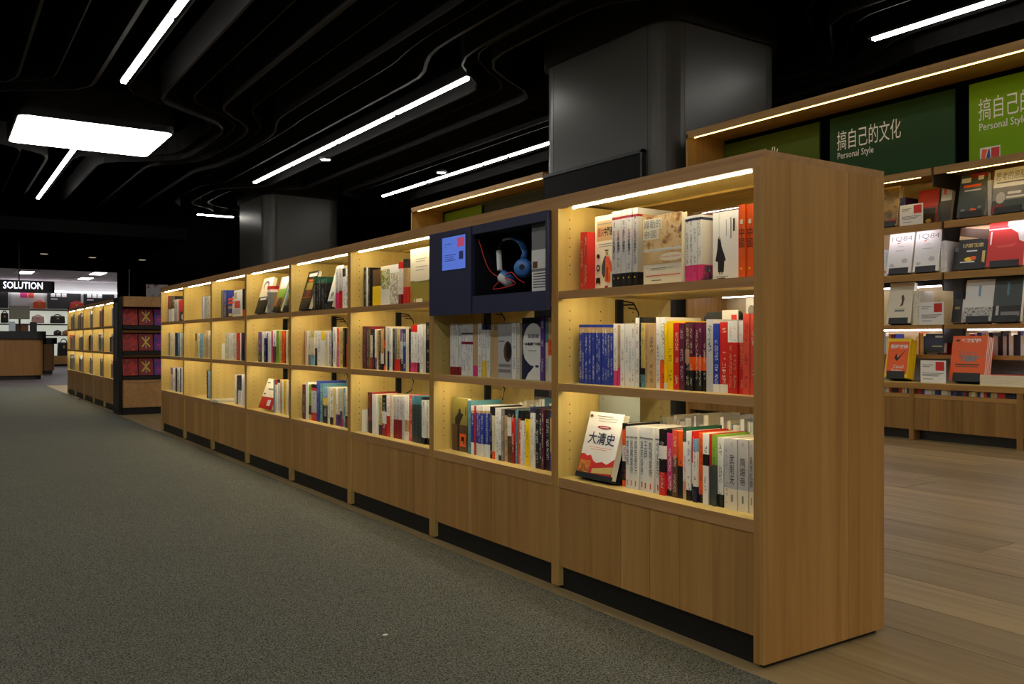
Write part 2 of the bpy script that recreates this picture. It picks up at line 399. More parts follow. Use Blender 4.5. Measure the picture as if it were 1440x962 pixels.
for (D, t, q) in ((6.5, 16.4, 'nearer the long strip light'), (9.08, 16.3, 'near the far shelf strip light')):
    e = thing('spot_light', 'small round ceiling spotlight ' + q, 'spotlight', (D, t, 4.46), group='ceiling spotlights')
    MB().lathe([(0, .0), (.09, 0), (.09, .02), (0, .02)]).build('lens', STRIP, e)
    MB().lathe([(.09, .005), (.12, .0), (.12, .05), (.005, .05), (.005, .538)]).build('housing', BLACK, e)

# ---------------------------------------------------------------- low bookcase row
ZS = (.389, .716, 1.036)             # tops of the three shelves
ZTOP = 1.366
PW = .02
def pin_holes(y, rows=(0, 1, 2), back=True):
    mb = MB()
    for r in rows:
        z0 = ZS[r]
        for x in ((.05, .19, .345, .485) if back else (.05, .19)):
            for k in range(7):
                z = z0 + .06 + .032 * k
                if x > .3 and r == 2: continue
                mb.prism([(x + .0026 * math.cos(a), z + .0026 * math.sin(a)) for a in [i * math.pi / 3 for i in range(6)]], 'y', y - .0006, y)
    return mb
def make_unit():
    e = thing('bookcase', 'x', 'bookcase', group='row of low oak bookcases')
    for y, inner in ((0, 'yp'), (PITCH - PW, 'yn')):
        mb = MB(); mb.box((0, y, 0.012), (.02, y + PW, 1.323), 0, {inner: 1}); mb.box((.02, y, 0.012), (BD, y + PW, 1.338), 0, {inner: 1})
        mb.build('side_panel', [OAK_Z, MAPLE_Z], e)
    for k, z in enumerate(ZS):
        mb = MB(); mb.box((.02, PW, z - .016), (BD - .02, PITCH - PW, z), 0)
        s = mb.build('shelf', MAPLE_Y, e)
        for x in (0.002, BD - .022):
            hgt = .034 if k == 0 else .027 if x < .1 else .017
            MB().box((x, PW, z - hgt), (x + .02, PITCH - PW, z), 0, {'zp': 1}).build('shelf_edge', [OAK_Y, MAPLE_Y], s)
    # plank front below the lowest shelf, on both faces
    for x in (.006, BD - .026):
        cuts = [PW, .17, .30, .425, .56, .70, PITCH - PW] if x < .1 else [PW, PITCH - PW]
        for a, b in zip(cuts, cuts[1:]):
            g = .0012 if abs(b - .425) < .01 or abs(a - .425) < .01 else .0003
            MB().box((x, a + g, .081), (x + .018, b - g, .354)).build('plank', OAK_Z, e)
    MB().box((.022, PW, .0), (.037, PITCH - PW, .081)).build('kick_board', BLACK, e)
    MB().box((BD - .045, PW, .0), (BD - .03, PITCH - PW, .081)).build('kick_board', BLACK, e)
    MB().box((.02, .002, 0), (BD - .02, .016, .012)).build('foot', BLACK, e)
    MB().box((.02, PITCH - .016, 0), (BD - .02, PITCH - .002, .012)).build('foot', BLACK, e)
    for z in (ZTOP - .0475, ZS[2] - .0245, ZS[1] - .0245):
        MB().box((.0235, .05, z), (.0295, PITCH - .07, z + .006)).build('led_strip', LED, e)
    for z0, z1 in ((ZS[0], ZS[1] - .022), (ZS[1], ZS[2] - .022)):
        MB().box((.258, PITCH - PW - .012, z0), (.288, PITCH - PW, z1)).build('metal_standard', METAL, e)
        c = MB(); zz = z1
        c.tube([(.285, PITCH - .03, zz - .004), (.32, PITCH - .05, zz - .012), (.36, PITCH - .035, zz - .05), (.35, PITCH - .03, zz - .10), (.31, PITCH - .03, zz - .12)], .0028, 6)
        c.tube([(.29, PITCH - .03, zz - .02), (.33, PITCH - .045, zz - .018), (.345, PITCH - .04, zz - .035), (.31, PITCH - .035, zz - .03)], .0028, 6)
        c.build('power_cable', BLACK, e)
    pin_holes(PITCH - PW).build('pin_holes', plain('pin_hole', (40, 30, 16), .8), e)
    return e
unit = make_unit()
ORD = ['', 'nearest', 'second', 'third', 'fourth', 'fifth', 'sixth', 'seventh', 'last']
units = []
for i in range(8):
    o = unit if i == 0 else copy_tree(unit)
    units.append(o)
for i, o in enumerate(units):
    o.location = (BX, Y0 + PITCH * i, 0)
    o['label'] = ['oak low bookcase at the near end of the row with history books',
                  'oak low bookcase holding the navy headphone box', 'third oak low bookcase from the near end, left of the headphone box',
                  'fourth oak low bookcase from the near end of the row', 'fifth oak low bookcase from the near end of the row',
                  'sixth oak low bookcase from the near end, with a magazine lying below',
                  'seventh oak low bookcase from the near end, nearly empty bottom shelf', 'eighth oak low bookcase closing the far end of the row'][i]
for ch in [c for c in units[1].children if c.name.startswith('led_strip')][:2]: bpy.data.objects.remove(ch)
# end cladding boards of the nearest unit
for a, b in ((0, .363), (.364, BD)):
    MB().box((a, -.012, .014), (b, 0, 1.346)).build('plank', OAK_Z, units[0])
# one continuous top board over all eight
tb = thing('top_board', 'continuous oak top board running along the whole low bookcase row', 'bookcase top', (BX, Y0 - .012, 0))
LEN = PITCH * 8 + .024
MB().box((0, 0, 1.346), (BD, LEN, ZTOP), 0, {'zn': 1}).build('top_panel', [OAK_Y, MAPLE_Y], tb)
MB().box((0, .012, 1.323), (.02, LEN, 1.346), 0, {'xp': 1}).build('fascia', [OAK_Y, MAPLE_Y], tb)
for i in range(8): MB().box((.3, .012 + PITCH * i + PW, 1.338), (BD - .002, .012 + PITCH * (i + 1) - PW, 1.346)).build('rough_underside', wood('rough_board', (206, 176, 96), (150, 118, 52), 'y', rough=.8, scale=3.5), tb)
for i in range(8):
    mb = MB()
    for y in (.2, .68):
        mb.lathe([(0, 0), (.008, 0), (.008, .004)], Matrix.Translation((.11, .012 + PITCH * i + y, 1.343)), 10)
    mb.build('screw_cap', BLACK, tb)

# ---------------------------------------------------------------- books
NB = [0]
def book_mesh(wd, h, dep, mats):
    """spine at x=0 facing -x, thickness along y, cover boards on +-y; UV: spine 0..1, covers 2..3"""
    b = .0016
    boxes = [((0, -wd / 2, 0), (b, wd / 2, h)), ((b, -wd / 2, 0), (dep, -wd / 2 + b, h)), ((b, wd / 2 - b, 0), (dep, wd / 2, h))]
    mb = MB()
    for i, (p, q) in enumerate(boxes): mb.box(p, q, 0 if i == 0 else 1)
    me = mb.mesh('book', mats)
    uvl = me.uv_layers.new(name='UVMap')
    for p in me.polygons:
        spine = p.normal.x < -.9 and p.index < 6
        for li in p.loop_indices:
            c = me.vertices[me.loops[li].vertex_index].co
            uvl.data[li].uv = ((wd / 2 - c.y) / wd, c.z / h) if spine else (2 + c.x / dep, c.z / h)
    return me
PGS = {}
def make_book(label, loc, wd, h, dep, bands, txt='-', rz=0.0, tilt=0.0, roll=0.0, cover=None, group='books on the low bookcase row', name='book', cat='book', page=None):
    cm = book_mat(bands, '-') if cover is None else (cover if not isinstance(cover, str) else book_mat(cover, '-'))
    me = book_mesh(wd, h, dep, [book_mat(bands, txt), cm])
    o = link(name, me, None, loc); o.rotation_euler = (-tilt, roll, rz)
    tag(o, label, cat, group)
    MB().box((.0016, -wd / 2 + .0016, .002), (dep - .003, wd / 2 - .0016, h - .002)).build('pages', page or PAGE, o)
    o['h'], o['w'], o['dep'] = h, wd, dep
    return o
def cover_place(o, off=.0005):
    wd, h, dep = o['w'], o['h'], o['dep']
    return lambda u, v: (u * dep, -wd / 2 - off, v * h)
def spine_place(o, off=.0005):
    wd, h = o['w'], o['h']
    return lambda u, v: (-off, wd / 2 - u * wd, v * h)
def deco(o, items, place=None, name='cover_print'):
    """items: ('t', text, colour, u0, v0, u1, v1[, bold]) | ('r', colour, u0, v0, u1, v1) | ('p', colour, [(u, v)...]) | ('c', colour, u, v, ru, rv)"""
    groups = {}; k = 0
    for it in items:
        k += 1
        pl = (place or cover_place)(o, .0004 + .00025 * k)
        key = it[2] if it[0] == 't' else it[1]
        if it[0] in 'rm': ar = abs((it[4] - it[2]) * (it[5] - it[3]))
        elif it[0] == 'c': ar = it[4] * it[5] * 4
        else: ar = .1 if it[0] == 'p' else 0
        mb = groups.setdefault(('title' if it[0] == 't' else name, key, k if ar > .004 else 0), MB())
        if it[0] == 't': put_text(mb, it[1], pl, it[3], it[4], it[5], it[6], 0, it[7] if len(it) > 7 else 0)
        elif it[0] == 'r': mb.quad([pl(it[2], it[3]), pl(it[4], it[3]), pl(it[4], it[5]), pl(it[2], it[5])])
        elif it[0] == 'p': mb.quad([pl(*q) for q in it[2]])
        elif it[0] == 'c': mb.quad([pl(it[2] + it[4] * math.cos(a), it[3] + it[5] * math.sin(a)) for a in [i * math.pi / 10 for i in range(20)]])
        elif it[0] == 'm': mb.quad([pl(it[2], it[3]), pl(it[4], it[3]), pl(it[4], it[5]), pl(it[2], it[5])])
    for (nm, key, _), mb in groups.items():
        mb.build(nm, pcol(key) if isinstance(key, str) else key, o)
def stand(o_loc, wd, h, tilt, label, lip=.045, group='black book display stands'):
    """easel: tilted back plate, foot and front lip; faces -x, base centre at o_loc"""
    e = thing('display_stand', label, 'book stand', o_loc, -math.pi / 2, group)
    M = Matrix.Rotation(-tilt, 4, 'X')
    def obox(a, b):
        mb = MB().box(a, b); mb.v = [tuple(M @ Vector(p)) for p in mb.v]; return mb
    obox((-wd / 2, .0, .004), (wd / 2, .003, h)).build('back_plate', METAL, e)
    th = .034
    obox((-wd / 2, -th, .002), (wd / 2, 0, .005)).build('ledge', METAL, e)
    obox((-wd / 2, -th - .003, .002), (wd / 2, -th, lip)).build('front_lip', METAL, e)
    MB().box((-wd / 2, -.0, 0), (wd / 2, h * .35, .003)).build('foot', METAL, e)
    return e

ROWN = {0: 'bottom', 1: 'middle', 2: 'top'}
def ordn(n):
    return str(n) + ({1: 'st', 2: 'nd', 3: 'rd'}.get(n % 10, 'th') if n % 100 not in (11, 12, 13) else 'th')
DSP = BX + .06
BOOKS = {}
OCC = {}
def free_gap(bay, r, ya, yb):
    """cut [yb, ya] to the free stretch of the shelf around its middle"""
    lo, hi = Y0 + PITCH * (bay - 1) + PW + .002, Y0 + PITCH * bay - PW - .014
    mid = (ya + yb) / 2
    for a, b in OCC.get((bay, r), []):
        c = (a + b) / 2
        if c > mid: hi = min(hi, b - .0015)
        else: lo = max(lo, a + .0015)
    ya, yb = min(ya, hi), max(yb, lo)
    OCC.setdefault((bay, r), []).append((ya, yb))
    return ya, yb
def shelf_row(bay, r, spec, D=DSP):
    """spec: 'x0; right_edge/top_row/bands/text[/F] ...' in photo pixels on the plane of the spines; F = cover facing out"""
    x0, toks = spec.split(';'); cur = float(x0); k = 0; tops = None; last = 99
    lo, hi = Y0 + PITCH * (bay - 1) + PW + .002, Y0 + PITCH * bay - PW - .014
    for tk in toks.split():
        f = tk.split('/'); x1 = float(f[0])
        if f[1] == '-': cur = x1; continue
        top = float(f[1]) if f[1] else tops; tops = top
        Df = D + (.012 if len(f) > 4 else 0)
        ya, yb = min(hi, last, tpx(cur, Df)), max(lo, tpx(x1, Df))
        cur = x1
        wd = ya - yb
        if wd < .003: continue
        last = yb; OCC.setdefault((bay, r), []).append((ya, yb))
        z = ZS[r]
        h = min(.285 if r == 2 else .268, max(.10, zpx((cur + x1) / 2, top, Df) - z))
        k += 1
        bs = parse_bands(f[2]); names = []
        for c, q in sorted(bs, key=lambda a: -a[1]):
            if CN[c] not in names: names.append(CN[c])
        colr = '-and-'.join(names[:2]) if len(names) > 1 else names[0]
        txt = f[3] if len(f) > 3 and f[3] else '-'
        pos = '%s from left on %s shelf, %s bookcase' % (ordn(k), ROWN[r], ['', 'nearest', 'second nearest', 'third nearest', 'fourth nearest', 'fifth nearest', 'sixth nearest', 'seventh nearest', 'farthest'][bay])
        if len(f) > 4:
            o = make_book('%s book shown cover out, %s' % (colr, pos), (Df + .011, (ya + yb) / 2 + wd / 2, z), .022, h, wd, f[2], txt, rz=-math.pi / 2)
        else:
            dep = min(.2, max(.11, h * .7))
            o = make_book('%s %s, %s' % (colr, 'slim book' if wd < .012 else 'thick book' if wd > .032 else 'book', pos), (Df + rng.uniform(-.004, .007), (ya + yb) / 2, z), wd - min(.0016, wd * .08), h, dep, f[2], txt, cover=None)
        BOOKS[(bay, r, k)] = o

# nearest bookcase
shelf_row(1, 2, '814; 818.3/326/R/w 822.6/326/R/w 826.9/326/R/w 860/- 866/297/g8r3g70K19/N 873.5/296/g8r3g70K19/N 880.8/294.5/g8r3g70K19/N 888.3/293/g8r3g70K19/B 895.6/291.5/g8r3g70K19/N '
          '962.7/- 968.7/304/W4N4W66P26/N 974.7/303/W4N4W66P26/N 980.7/302/W4N4W66P26/N 986.7/301/W4N4W66P26/N 1039/- 1049/287/O/- 1059/286/O/- 1066/283/W/G')
shelf_row(1, 1, '814; ' + ' '.join('%.1f/456.5/B5d9B86/W' % (814 + 4.36 * (i + 1)) for i in range(11)) +
          ' 867.5/455/W76P24/G 872/457/d70P30/r 877.6/456/W/G 883/455/W/G 888/455/W/G 893/455/W/G 898/447/W/r 902.5/446/K/y 907/454/y70K10T20/K 911/455/d/K 920.5/455/d/K '
          '926/446/W/K 934/446/W60O40/N 936/455/Y90W10/D 945/451/Y/D 955/454/R/w 963/455/M/g 970/453/D40d20K40/w 975.3/454/M50O20K30/w 980.6/454/M50O20K30/w 986/454/M50O20K30/w 991.5/454/M50O20K30/w '
          '1001.5/449/g/K 1011/455/B88W12/W 1022.5/453/R88W12/w 1030.5/451/W30R70/d 1038/451/W30R70/d 1046/451/W30R70/d 1055.5/441/s/r 1065/441/s/w')
shelf_row(1, 0, '873.5; 881/596/K10O25W25K30O10/R 886.2/600/W/- 892/600/W/- 897.8/600.5/W/- 904.5/601/W/- 912.4/601.5/W/- 919.7/602/W/- 927.7/603/W/- 936/604/K25W20K20R35/W 944/604/K6P84K10/W '
          '951.5/606/s40D60/w 958/607/O52K48/K 964/602/E20W55d25/P 971/607/W85K15/N 975.5/607/R45W30K25/w 981/618/b20W55N25/K 987.5/609/O88K12/D 996/610/W30K16W54/K 1002/611/R45q55/r '
          '1007.5/612/e42q58/E 1016/616/W82K18/E 1024/618/g70c30/G 1037.5/618/g70c30/- 1052.5/619/g70c30/- 1060/621/g70c30/- 1067/621/M70c30/w')
# second bookcase (its top shelf holds the headphone box)
shelf_row(2, 1, '633.5; 637/455/W84r16/G 640.5//W84r16/G 644//W84r16/G 647.5//W84r16/G 651//W18N3W14r5W60/V 654.6//W18N3W14r5W60/V 658.5//W18N3W14r5W60/V 661.9//W18N3W14r5W60/V 665//W18N3W14r5W60/V '
          '672.8/455/d80P20/- 677.9/455/W/r 682.2/455/N12W58Y30/N 686.9/455/N12W88/N 700.5/455/d/D/F 719.5/454/g/-/F 725.5/454/W/B 729.5/454/w/B 734.5/- 760.5/446/W/-/F 766/444/V/W 769.6/446/T40w60/G 775.8/446/d35O25w40/r 779.8/436/W80K20/M')
shelf_row(2, 0, '636; 657.5/561/o50D50/-/F 662/564/T/g 666/571/W10d5B60W25/W 667.8/571/R/- 672.6/571/W10d5B60W25/W 676.2//W10d5B60W25/W 680.8//W10d5B60W25/W 686//W10d5B60W25/W 688.6//W10d5B60W25/W '
          '691.7/572/K/W 695.1/574/K15w70O15/G 698.3/574/W/G 701.2/574/W/B 705.2/574/W90K10/r 708.9/575/G/w 713.7/576/K12d88/K 719.5/576/K15W35D50/G 723.5/577/K14R50r36/w 726.9/577/T/w 732/578/K15O85/W '
          '735.1/578/K18W82/N 738.1/578/K18W82/N 744/578/K15Y85/D 748.6/573/N10W90/G 753.2/573/N10W90/G 758.3/575/K/W 762.3/575/K/W 765.8/576/M/W 773.2/577/K/W 777.8/583/B6d60V34/y 781/583/w70Y30/R')
# third
shelf_row(3, 2, '511.6; 514.9/376/K/W 516.3/376/W/- 518.8/376/K/W 524/- 535.5/378/D45Y55/W/F 548/373/c10o40W50/-/F 561/371/W75g25/o/F 565.2/368/R16W60r24/G 568.2/364/K20d42R38/G 571.2//K20d42R38/G 574//K20d42R38/G 606/346/c58o42/-/F')
shelf_row(3, 1, '497.8; 503.4/486/W/g 505.3/487/N/g 509/466/W80K20/G 514.2/459/M/P 517.5/460/E/y 520.3/460/r/d 523.5/463/K15W55r30/G 525.9/463/K/y 528.2/463/W70V30/G 532/464/y80w20/D 534.3/464/D/w 538/462/d60W25K15/r '
          '541.8/460/D30O20D40O10/K 545/459/w/- 547.9/461/g55N45/N 551.1/461/W/N 553.9/462/K/d 556.7/462/G72R28/N 561.4/463/y72R28/D 567/463/V30g40K30/W 571.2/463/N10B20b10B60/W 575.4/460/w/- 578.3/462/K80r20/g '
          '581.8/457/R15W65P20/N 585.3/457/R15W65P20/N 588.5/457/W80K20/B 592/456/W/G 595.5/456/W/G 598.8/456/W/Y 604.9/453/K/d 607/456/W70r30/-')
shelf_row(3, 0, '516.1; 519.6/552/K60D40/Y 524/552/r70K30/K 529.9/555/W/- 532.9/555/W/N 537.4/555/y75N25/D 542.9/556/K40W30r30/W 547.4/556/W50R50/r 549.9/556/R/w 553.5/556/w/P 557.5/558/g55r45/r 561.6/558/g55r45/r 565.7/558/g55r45/r '
          '568.2/558/g/N 573.6/557/W55d25W20/D 579/556/R/w 582.2/557/T18q82/E 585.4//T18q82/E 588.6//T18q82/E 591.8//T18q82/E 595/559/K6W80K14/N 598.1//K6W80K14/N 601.2//K6W80K14/N 604.4//K6W80K14/N 608/560/y/-')
# fourth
shelf_row(4, 2, '439; ' + ' '.join('%.1f/389/E18K82/g' % (439 + 2.4 * (i + 1)) for i in range(8)) + ' 472/- 475.5/377/g60P40/N 480/377/g55R45/N 485/377/K20W80/G 490/377/W/B')
shelf_row(4, 1, '428; 430/465/R/- 433/465/w/G 436.8/465/w70G30/D 441.9/465/y20w50b30/D 445.5/465/W50K50/G 450.6/466/W/G 457.2/466/Y25W75/- 461.5/466/w/G 465.5/466/g/N 468.8/460/N70K30/w 472.7/460/W/N 476.1/461/R50P50/w 482.6/460/y/D 485.6/461/K/w 491/461/D40O60/K')
shelf_row(4, 0, '425.9; 430/541/M/w 433.2/538/W/- 437.2/541/e60K25y15/K 444.8/541/K10R8g60R22/G 449.2/536/B/b 453.5/540/T/w 460.8/545/b30Y20K50/W 464.5/545/w/G 469.5/546/W80K20/N 471.5/546/y/K 474.5/546/W70V30/K 477.5/546/y70N30/G '
          '480.5/546/g60V40/N 483/546/y80R20/G 486/546/T/W 491/546/w70K30/R')
# fifth
shelf_row(5, 2, '376; 380.5/402/R12W10G78/W')
shelf_row(5, 1, '362.6; 364/467/K/- 367.7/467/V70K30/w 371.3/466/W/P 374.2/467/W20N80/w 377/468/B/- 381.5/466/W/g 383.7/466/P/- 388/464/W50D50/V 391.7/465/e/D 396/465/y/D 399.7/465/O/K 402.6/465/K/w 404.8/465/w/- 408/465/y/K')
shelf_row(5, 0, '385; 387/534/T/- 389.5/534/R15W85/K 393/534/K10W90/G 396.8/534/d/D 399/535/W/- 402.6/535/Y/D 404.8/535/W/- 409/536/d/D')
shelf_row(6, 2, '309.8; 313.5/408/G/- 317.8/408/B50N50/w 340.6/407/W/-/F 343/406/K75O25/- 345.8/406/K75O25/-')
shelf_row(6, 1, '316; 320/468/w/G 323/468/w/e 326/468/W/G 328.7/468/W/N 332.7/468/w/r 336.7/468/R/w 340/468/W/- 343/468/N/- 346.5/468/O60K40/-')
shelf_row(6, 0, '329; 331.4/527/W/- 335/528/D/d 339.4/528/N50W50/G 343.7/527/W/- 347/527/R75b25/-')
shelf_row(7, 2, '283; 286/418/W/G 289/416/g/G 292/416/g/W 295/416/w/G 298/418/W/-')
shelf_row(7, 1, '274.3; 276.3/469/K30y70/- 278.3/469/y/K 281.8/469/W/b 285.8/469/b/W 288.6/469/y/R 292.6/465/d/D 296/465/w/G 298/465/r/-')
shelf_row(7, 0, '290.5; 292.5/521/K/- 295/522/b/W 298/522/w/K')
shelf_row(8, 2, '234.9; 237.7/416/r/- 241.5/416/K/y 245.2/416/K/w 249.2/421/g/N 260/421/R/K/F')
shelf_row(8, 1, '233; 238.3/468/G/W 242/468/w/G 246.3/468/w/- 249/468/N/- 252.6/468/T/W 255.5/468/W/K 260/468/g/R')
shelf_row(8, 0, '240; 243.5/517/V30g70/P 247/518/W/V 249/518/K/- 252/517/g/N 255/518/N/g 258/518/W/- 261/518/b/N')

# lettering that can be read on the nearest books
for i, tx in enumerate(('李世民', '光緒皇帝', '成吉思汗', '康熙皇帝', '王莽', '乾隆皇帝', '忽必烈汗')):
    o = BOOKS.get((1, 0, i + 2))
    if o:
        n = len(tx)
        deco(o, [('t', vert(tx), 'N', .2, .78 - .135 * n, .86, .78), ('r', 'G', 0, .815, 1, .84), ('t', vert('羅貫中'[:0] + '‧‧‧'), 'G', .46, .9, .56, .97), ('r', 'R', .4, .05, .62, .14)], spine_place, 'spine_print')
for k, tx, hh in ((24, '武則天', .46), (25, '隋煬帝', .42), (26, '亂世紅顏', .46)):
    o = BOOKS.get((1, 0, k - 1))
    if o: deco(o, [('t', vert(tx), 'K', .22, .36, .74, .36 + hh - .04), ('t', vert('史'), 'G', .35, .9, .62, .955), ('r', 'G', .42, .12, .58, .22)], spine_place, 'spine_print')
for k in (13, 14):
    o = BOOKS.get((1, 2, k))
    if o: deco(o, [('t', vert('中國'), 'K', .1, .42, .9, .69), ('c', 'Y', .45, .14, .2, .013), ('r', 'c', .3, .74, .7, .8)], spine_place, 'spine_print')
for k in range(4, 9):
    o = BOOKS.get((1, 2, k))
    if o: deco(o, [('t', vert('圖說'), 'r', .3, .60, .72, .745), ('t', vert('中國通史'), 'N', .28, .45, .76, .60, .02), ('r', 'Y', .42, .12, .58, .14)], spine_place, 'spine_print')
o = BOOKS.get((1, 1, 32))
if o is None: pass
LAB1 = {(1, 0, 1): None}

# covers that face out on the nearest bookcase
def face(bay_y, label, px0, px1, ytop, D, zsh, bands, th=.022, tilt=0.0, cover=None, group='books on the low bookcase row', name='book'):
    """cover-out book whose face stands on plane D between two photo columns"""
    ya, yb = tpx(px0, D), tpx(px1, D)
    if D < 1.97: ya, yb = free_gap(bay_y, ZS.index(zsh), ya, yb)
    wd = ya - yb
    h = (zpx(px0, ytop, D) - zsh) / math.cos(tilt)
    o = make_book(label, (D + th / 2, ya, zsh + th / 2 * math.sin(tilt)), th, h, wd, bands, '-', -math.pi / 2, tilt, cover=cover, group=group, name=name)
    return o
o = face(1, 'white history book with robed figure, cover out behind five matching spines', 828, 867, 307, 1.893, ZS[2], 'c')
WX = lambda L: [(i[0], i[1], [(min(.99, u * 1.42), v) for u, v in i[2]]) if i[0] == 'p' else (i[:3] + (min(.99, i[3] * 1.42), i[4], min(.99, i[5] * 1.42)) + i[6:]) if i[0] == 't' else (i[0], i[1], i[2] * 1.42, i[3], i[4] * 1.42, i[5]) if i[0] == 'c' else (i[0], i[1], min(.99, i[2] * 1.42), i[3], min(.99, i[4] * 1.42), i[5]) for i in L]
deco(o, WX([('r', 'd', .06, .66, .95, .93), ('t', '圖說', 'r', .1, .72, .3, .84, .01), ('t', '中國通史', 'K', .31, .72, .74, .84, .03), ('r', 'G', .1, .88, .6, .895), ('r', 'G', .12, .61, .62, .62), ('r', 'G', .14, .58, .6, .588),
         ('p', 'q', [(.24, .22), (.24, .32), (.3, .42), (.36, .46), (.4, .44), (.36, .34), (.36, .2), (.3, .16)]), ('p', 's', [(.34, .4), (.4, .45), (.48, .44), (.56, .34), (.58, .24), (.52, .24), (.5, .34), (.44, .3)]),
         ('p', 'O', [(.34, .12), (.36, .34), (.44, .38), (.5, .3), (.52, .12), (.46, .09)]), ('r', 'D', .4, .12, .44, .3), ('c', 'd', .41, .49, .04, .035), ('r', 'K', .35, .52, .47, .535),
         ('c', 'K', .13, .46, .05, .03), ('c', 'K', .13, .3, .06, .045), ('c', 'c', .13, .3, .03, .022), ('p', 'K', [(.06, .08), (.07, .17), (.2, .17), (.21, .06), (.17, .1), (.1, .1)]), ('r', 'R', .36, .03, .46, .055)]))
o = BOOKS.get((1, 2, 8))
if o: deco(o, [('p', 'd', [(.1, .62), (.12, .93), (.95, .9), (.95, .6)]), ('r', 'R', .14, .7, .24, .8), ('p', 'K', [(.3, .05), (.22, .25), (.3, .42), (.42, .4), (.44, .2)]), ('p', 'O', [(.3, .04), (.3, .2), (.4, .2), (.42, .04)])])
MAP = blotch('map_print', [(150, 96, 60), (206, 168, 112), (226, 196, 146), (222, 190, 138), (120, 76, 58)], 34)
MAP2 = blotch('map_print_soft', [(190, 140, 84), (214, 176, 116), (228, 206, 160)], 12)
o = face(1, 'cream book with an old brown map cover, facing out on the top shelf', 905, 962.5, 306, 1.853, ZS[2], 'c')
deco(o, [('m', MAP, 0, .5, 1, 1), ('r', 'W', 0, .5, 1, .52), ('m', MAP2, 0, .3, 1, .48), ('p', 'c', [(.0, .8), (.5, .8), (.5, .96), (0, .96)]), ('p', 'c', [(.0, .66), (.42, .66), (.42, .8), (0, .8)]),
         ('t', '躁動的', 'G', .03, .82, .48, .94), ('t', '帝國', 'G', .03, .68, .36, .79), ('c', 'c', .75, .39, .3, .06), ('t', 'Restless Empire', 's', .48, .37, .98, .41),
         ('r', 'G', .22, .235, .8, .243), ('r', 'G', .22, .215, .6, .222), ('r', 's', .08, .13, .98, .143), ('r', 'G', .24, .06, .5, .075)])
o = face(1, 'white book with a dark cloaked figure on the cover, beside orange spines', 1002.5, 1040, 300, 1.886, ZS[2], 'W')
deco(o, [('p', 'K', [(.2, .62), (.26, .66), (.3, .6), (.34, .5), (.46, .36), (.5, .3), (.44, .28), (.42, .13), (.2, .13), (.2, .28), (.1, .3), (.18, .48)]), ('r', 'G', .24, .66, .25, .97), ('r', 'D', .25, .1, .28, .14), ('r', 'D', .34, .1, .37, .14),
         ('c', 'd', .265, .625, .03, .02), ('r', 'K', .78, .7, .84, .88), ('r', 'G', .68, .6, .72, .9), ('r', 'G', .52, .64, .54, .88), ('r', 'G', .1, .06, .6, .07), ('r', 'K', .2, .03, .5, .045)])
o = BOOKS.get((1, 2, 12))
if o: deco(o, [('m', blotch('pink_navy_print', [(214, 60, 128), (214, 60, 128), (40, 54, 90), (206, 204, 196)], 26), .0, .0, .98, .24), ('r', 'G', .5, .4, .54, .75), ('r', 'G', .6, .5, .64, .78)])
# tilted history book on an easel, bottom shelf
D0 = 1.832; ya, yb = tpx(809, D0), tpx(859, D0); tl = math.radians(16.5)
stand((D0 + .034, (ya + yb) / 2, ZS[0]), .19, .2, tl, 'black easel under the tilted white history book on the bottom shelf', .02)
o = make_book('tilted white and red history book with brush lettering on a black easel', (D0 + .017, ya, ZS[0] + .0135), .024, .222, .178, 'W', '-', -math.pi / 2, tl)
SK = blotch('dragon_print', [(196, 60, 24), (222, 150, 40), (150, 40, 22), (226, 176, 60)], 30)
deco(o, [('p', 'R', [(0, .0), (1, .0), (1, .32), (.9, .27), (.8, .22), (.66, .25), (.5, .22), (.4, .25), (.3, .33), (.2, .31), (.1, .34), (0, .33)]), ('m', SK, .02, .01, .34, .24),
         ('p', 'y', [(.42, .06), (1, .09), (1, .2), (.42, .13)]), ('r', 'D', .36, .0, 1, .05), ('t', '大清史', 'N', .12, .5, .9, .69, .015), ('c', 'r', .52, .77, .2, .025), ('r', 'W', .4, .765, .64, .776),
         ('r', 'G', .26, .935, .72, .945), ('r', 'G', .3, .9, .86, .908), ('r', 'G', .32, .86, .84, .868), ('r', 's', .2, .45, .86, .456), ('r', 's', .28, .42, .74, .427), ('c', 'D', .09, .93, .045, .025)])
MB().box((1.97, 2.17, ZS[0]), (1.973, 2.385, ZS[0] + .29)).build('x', plain('smoked_acrylic', (132, 140, 136), .3))
bp_ = bpy.data.objects['x']; bp_.name = 'divider_board'; tag(bp_, 'grey acrylic divider board standing behind the tilted history book', 'divider')
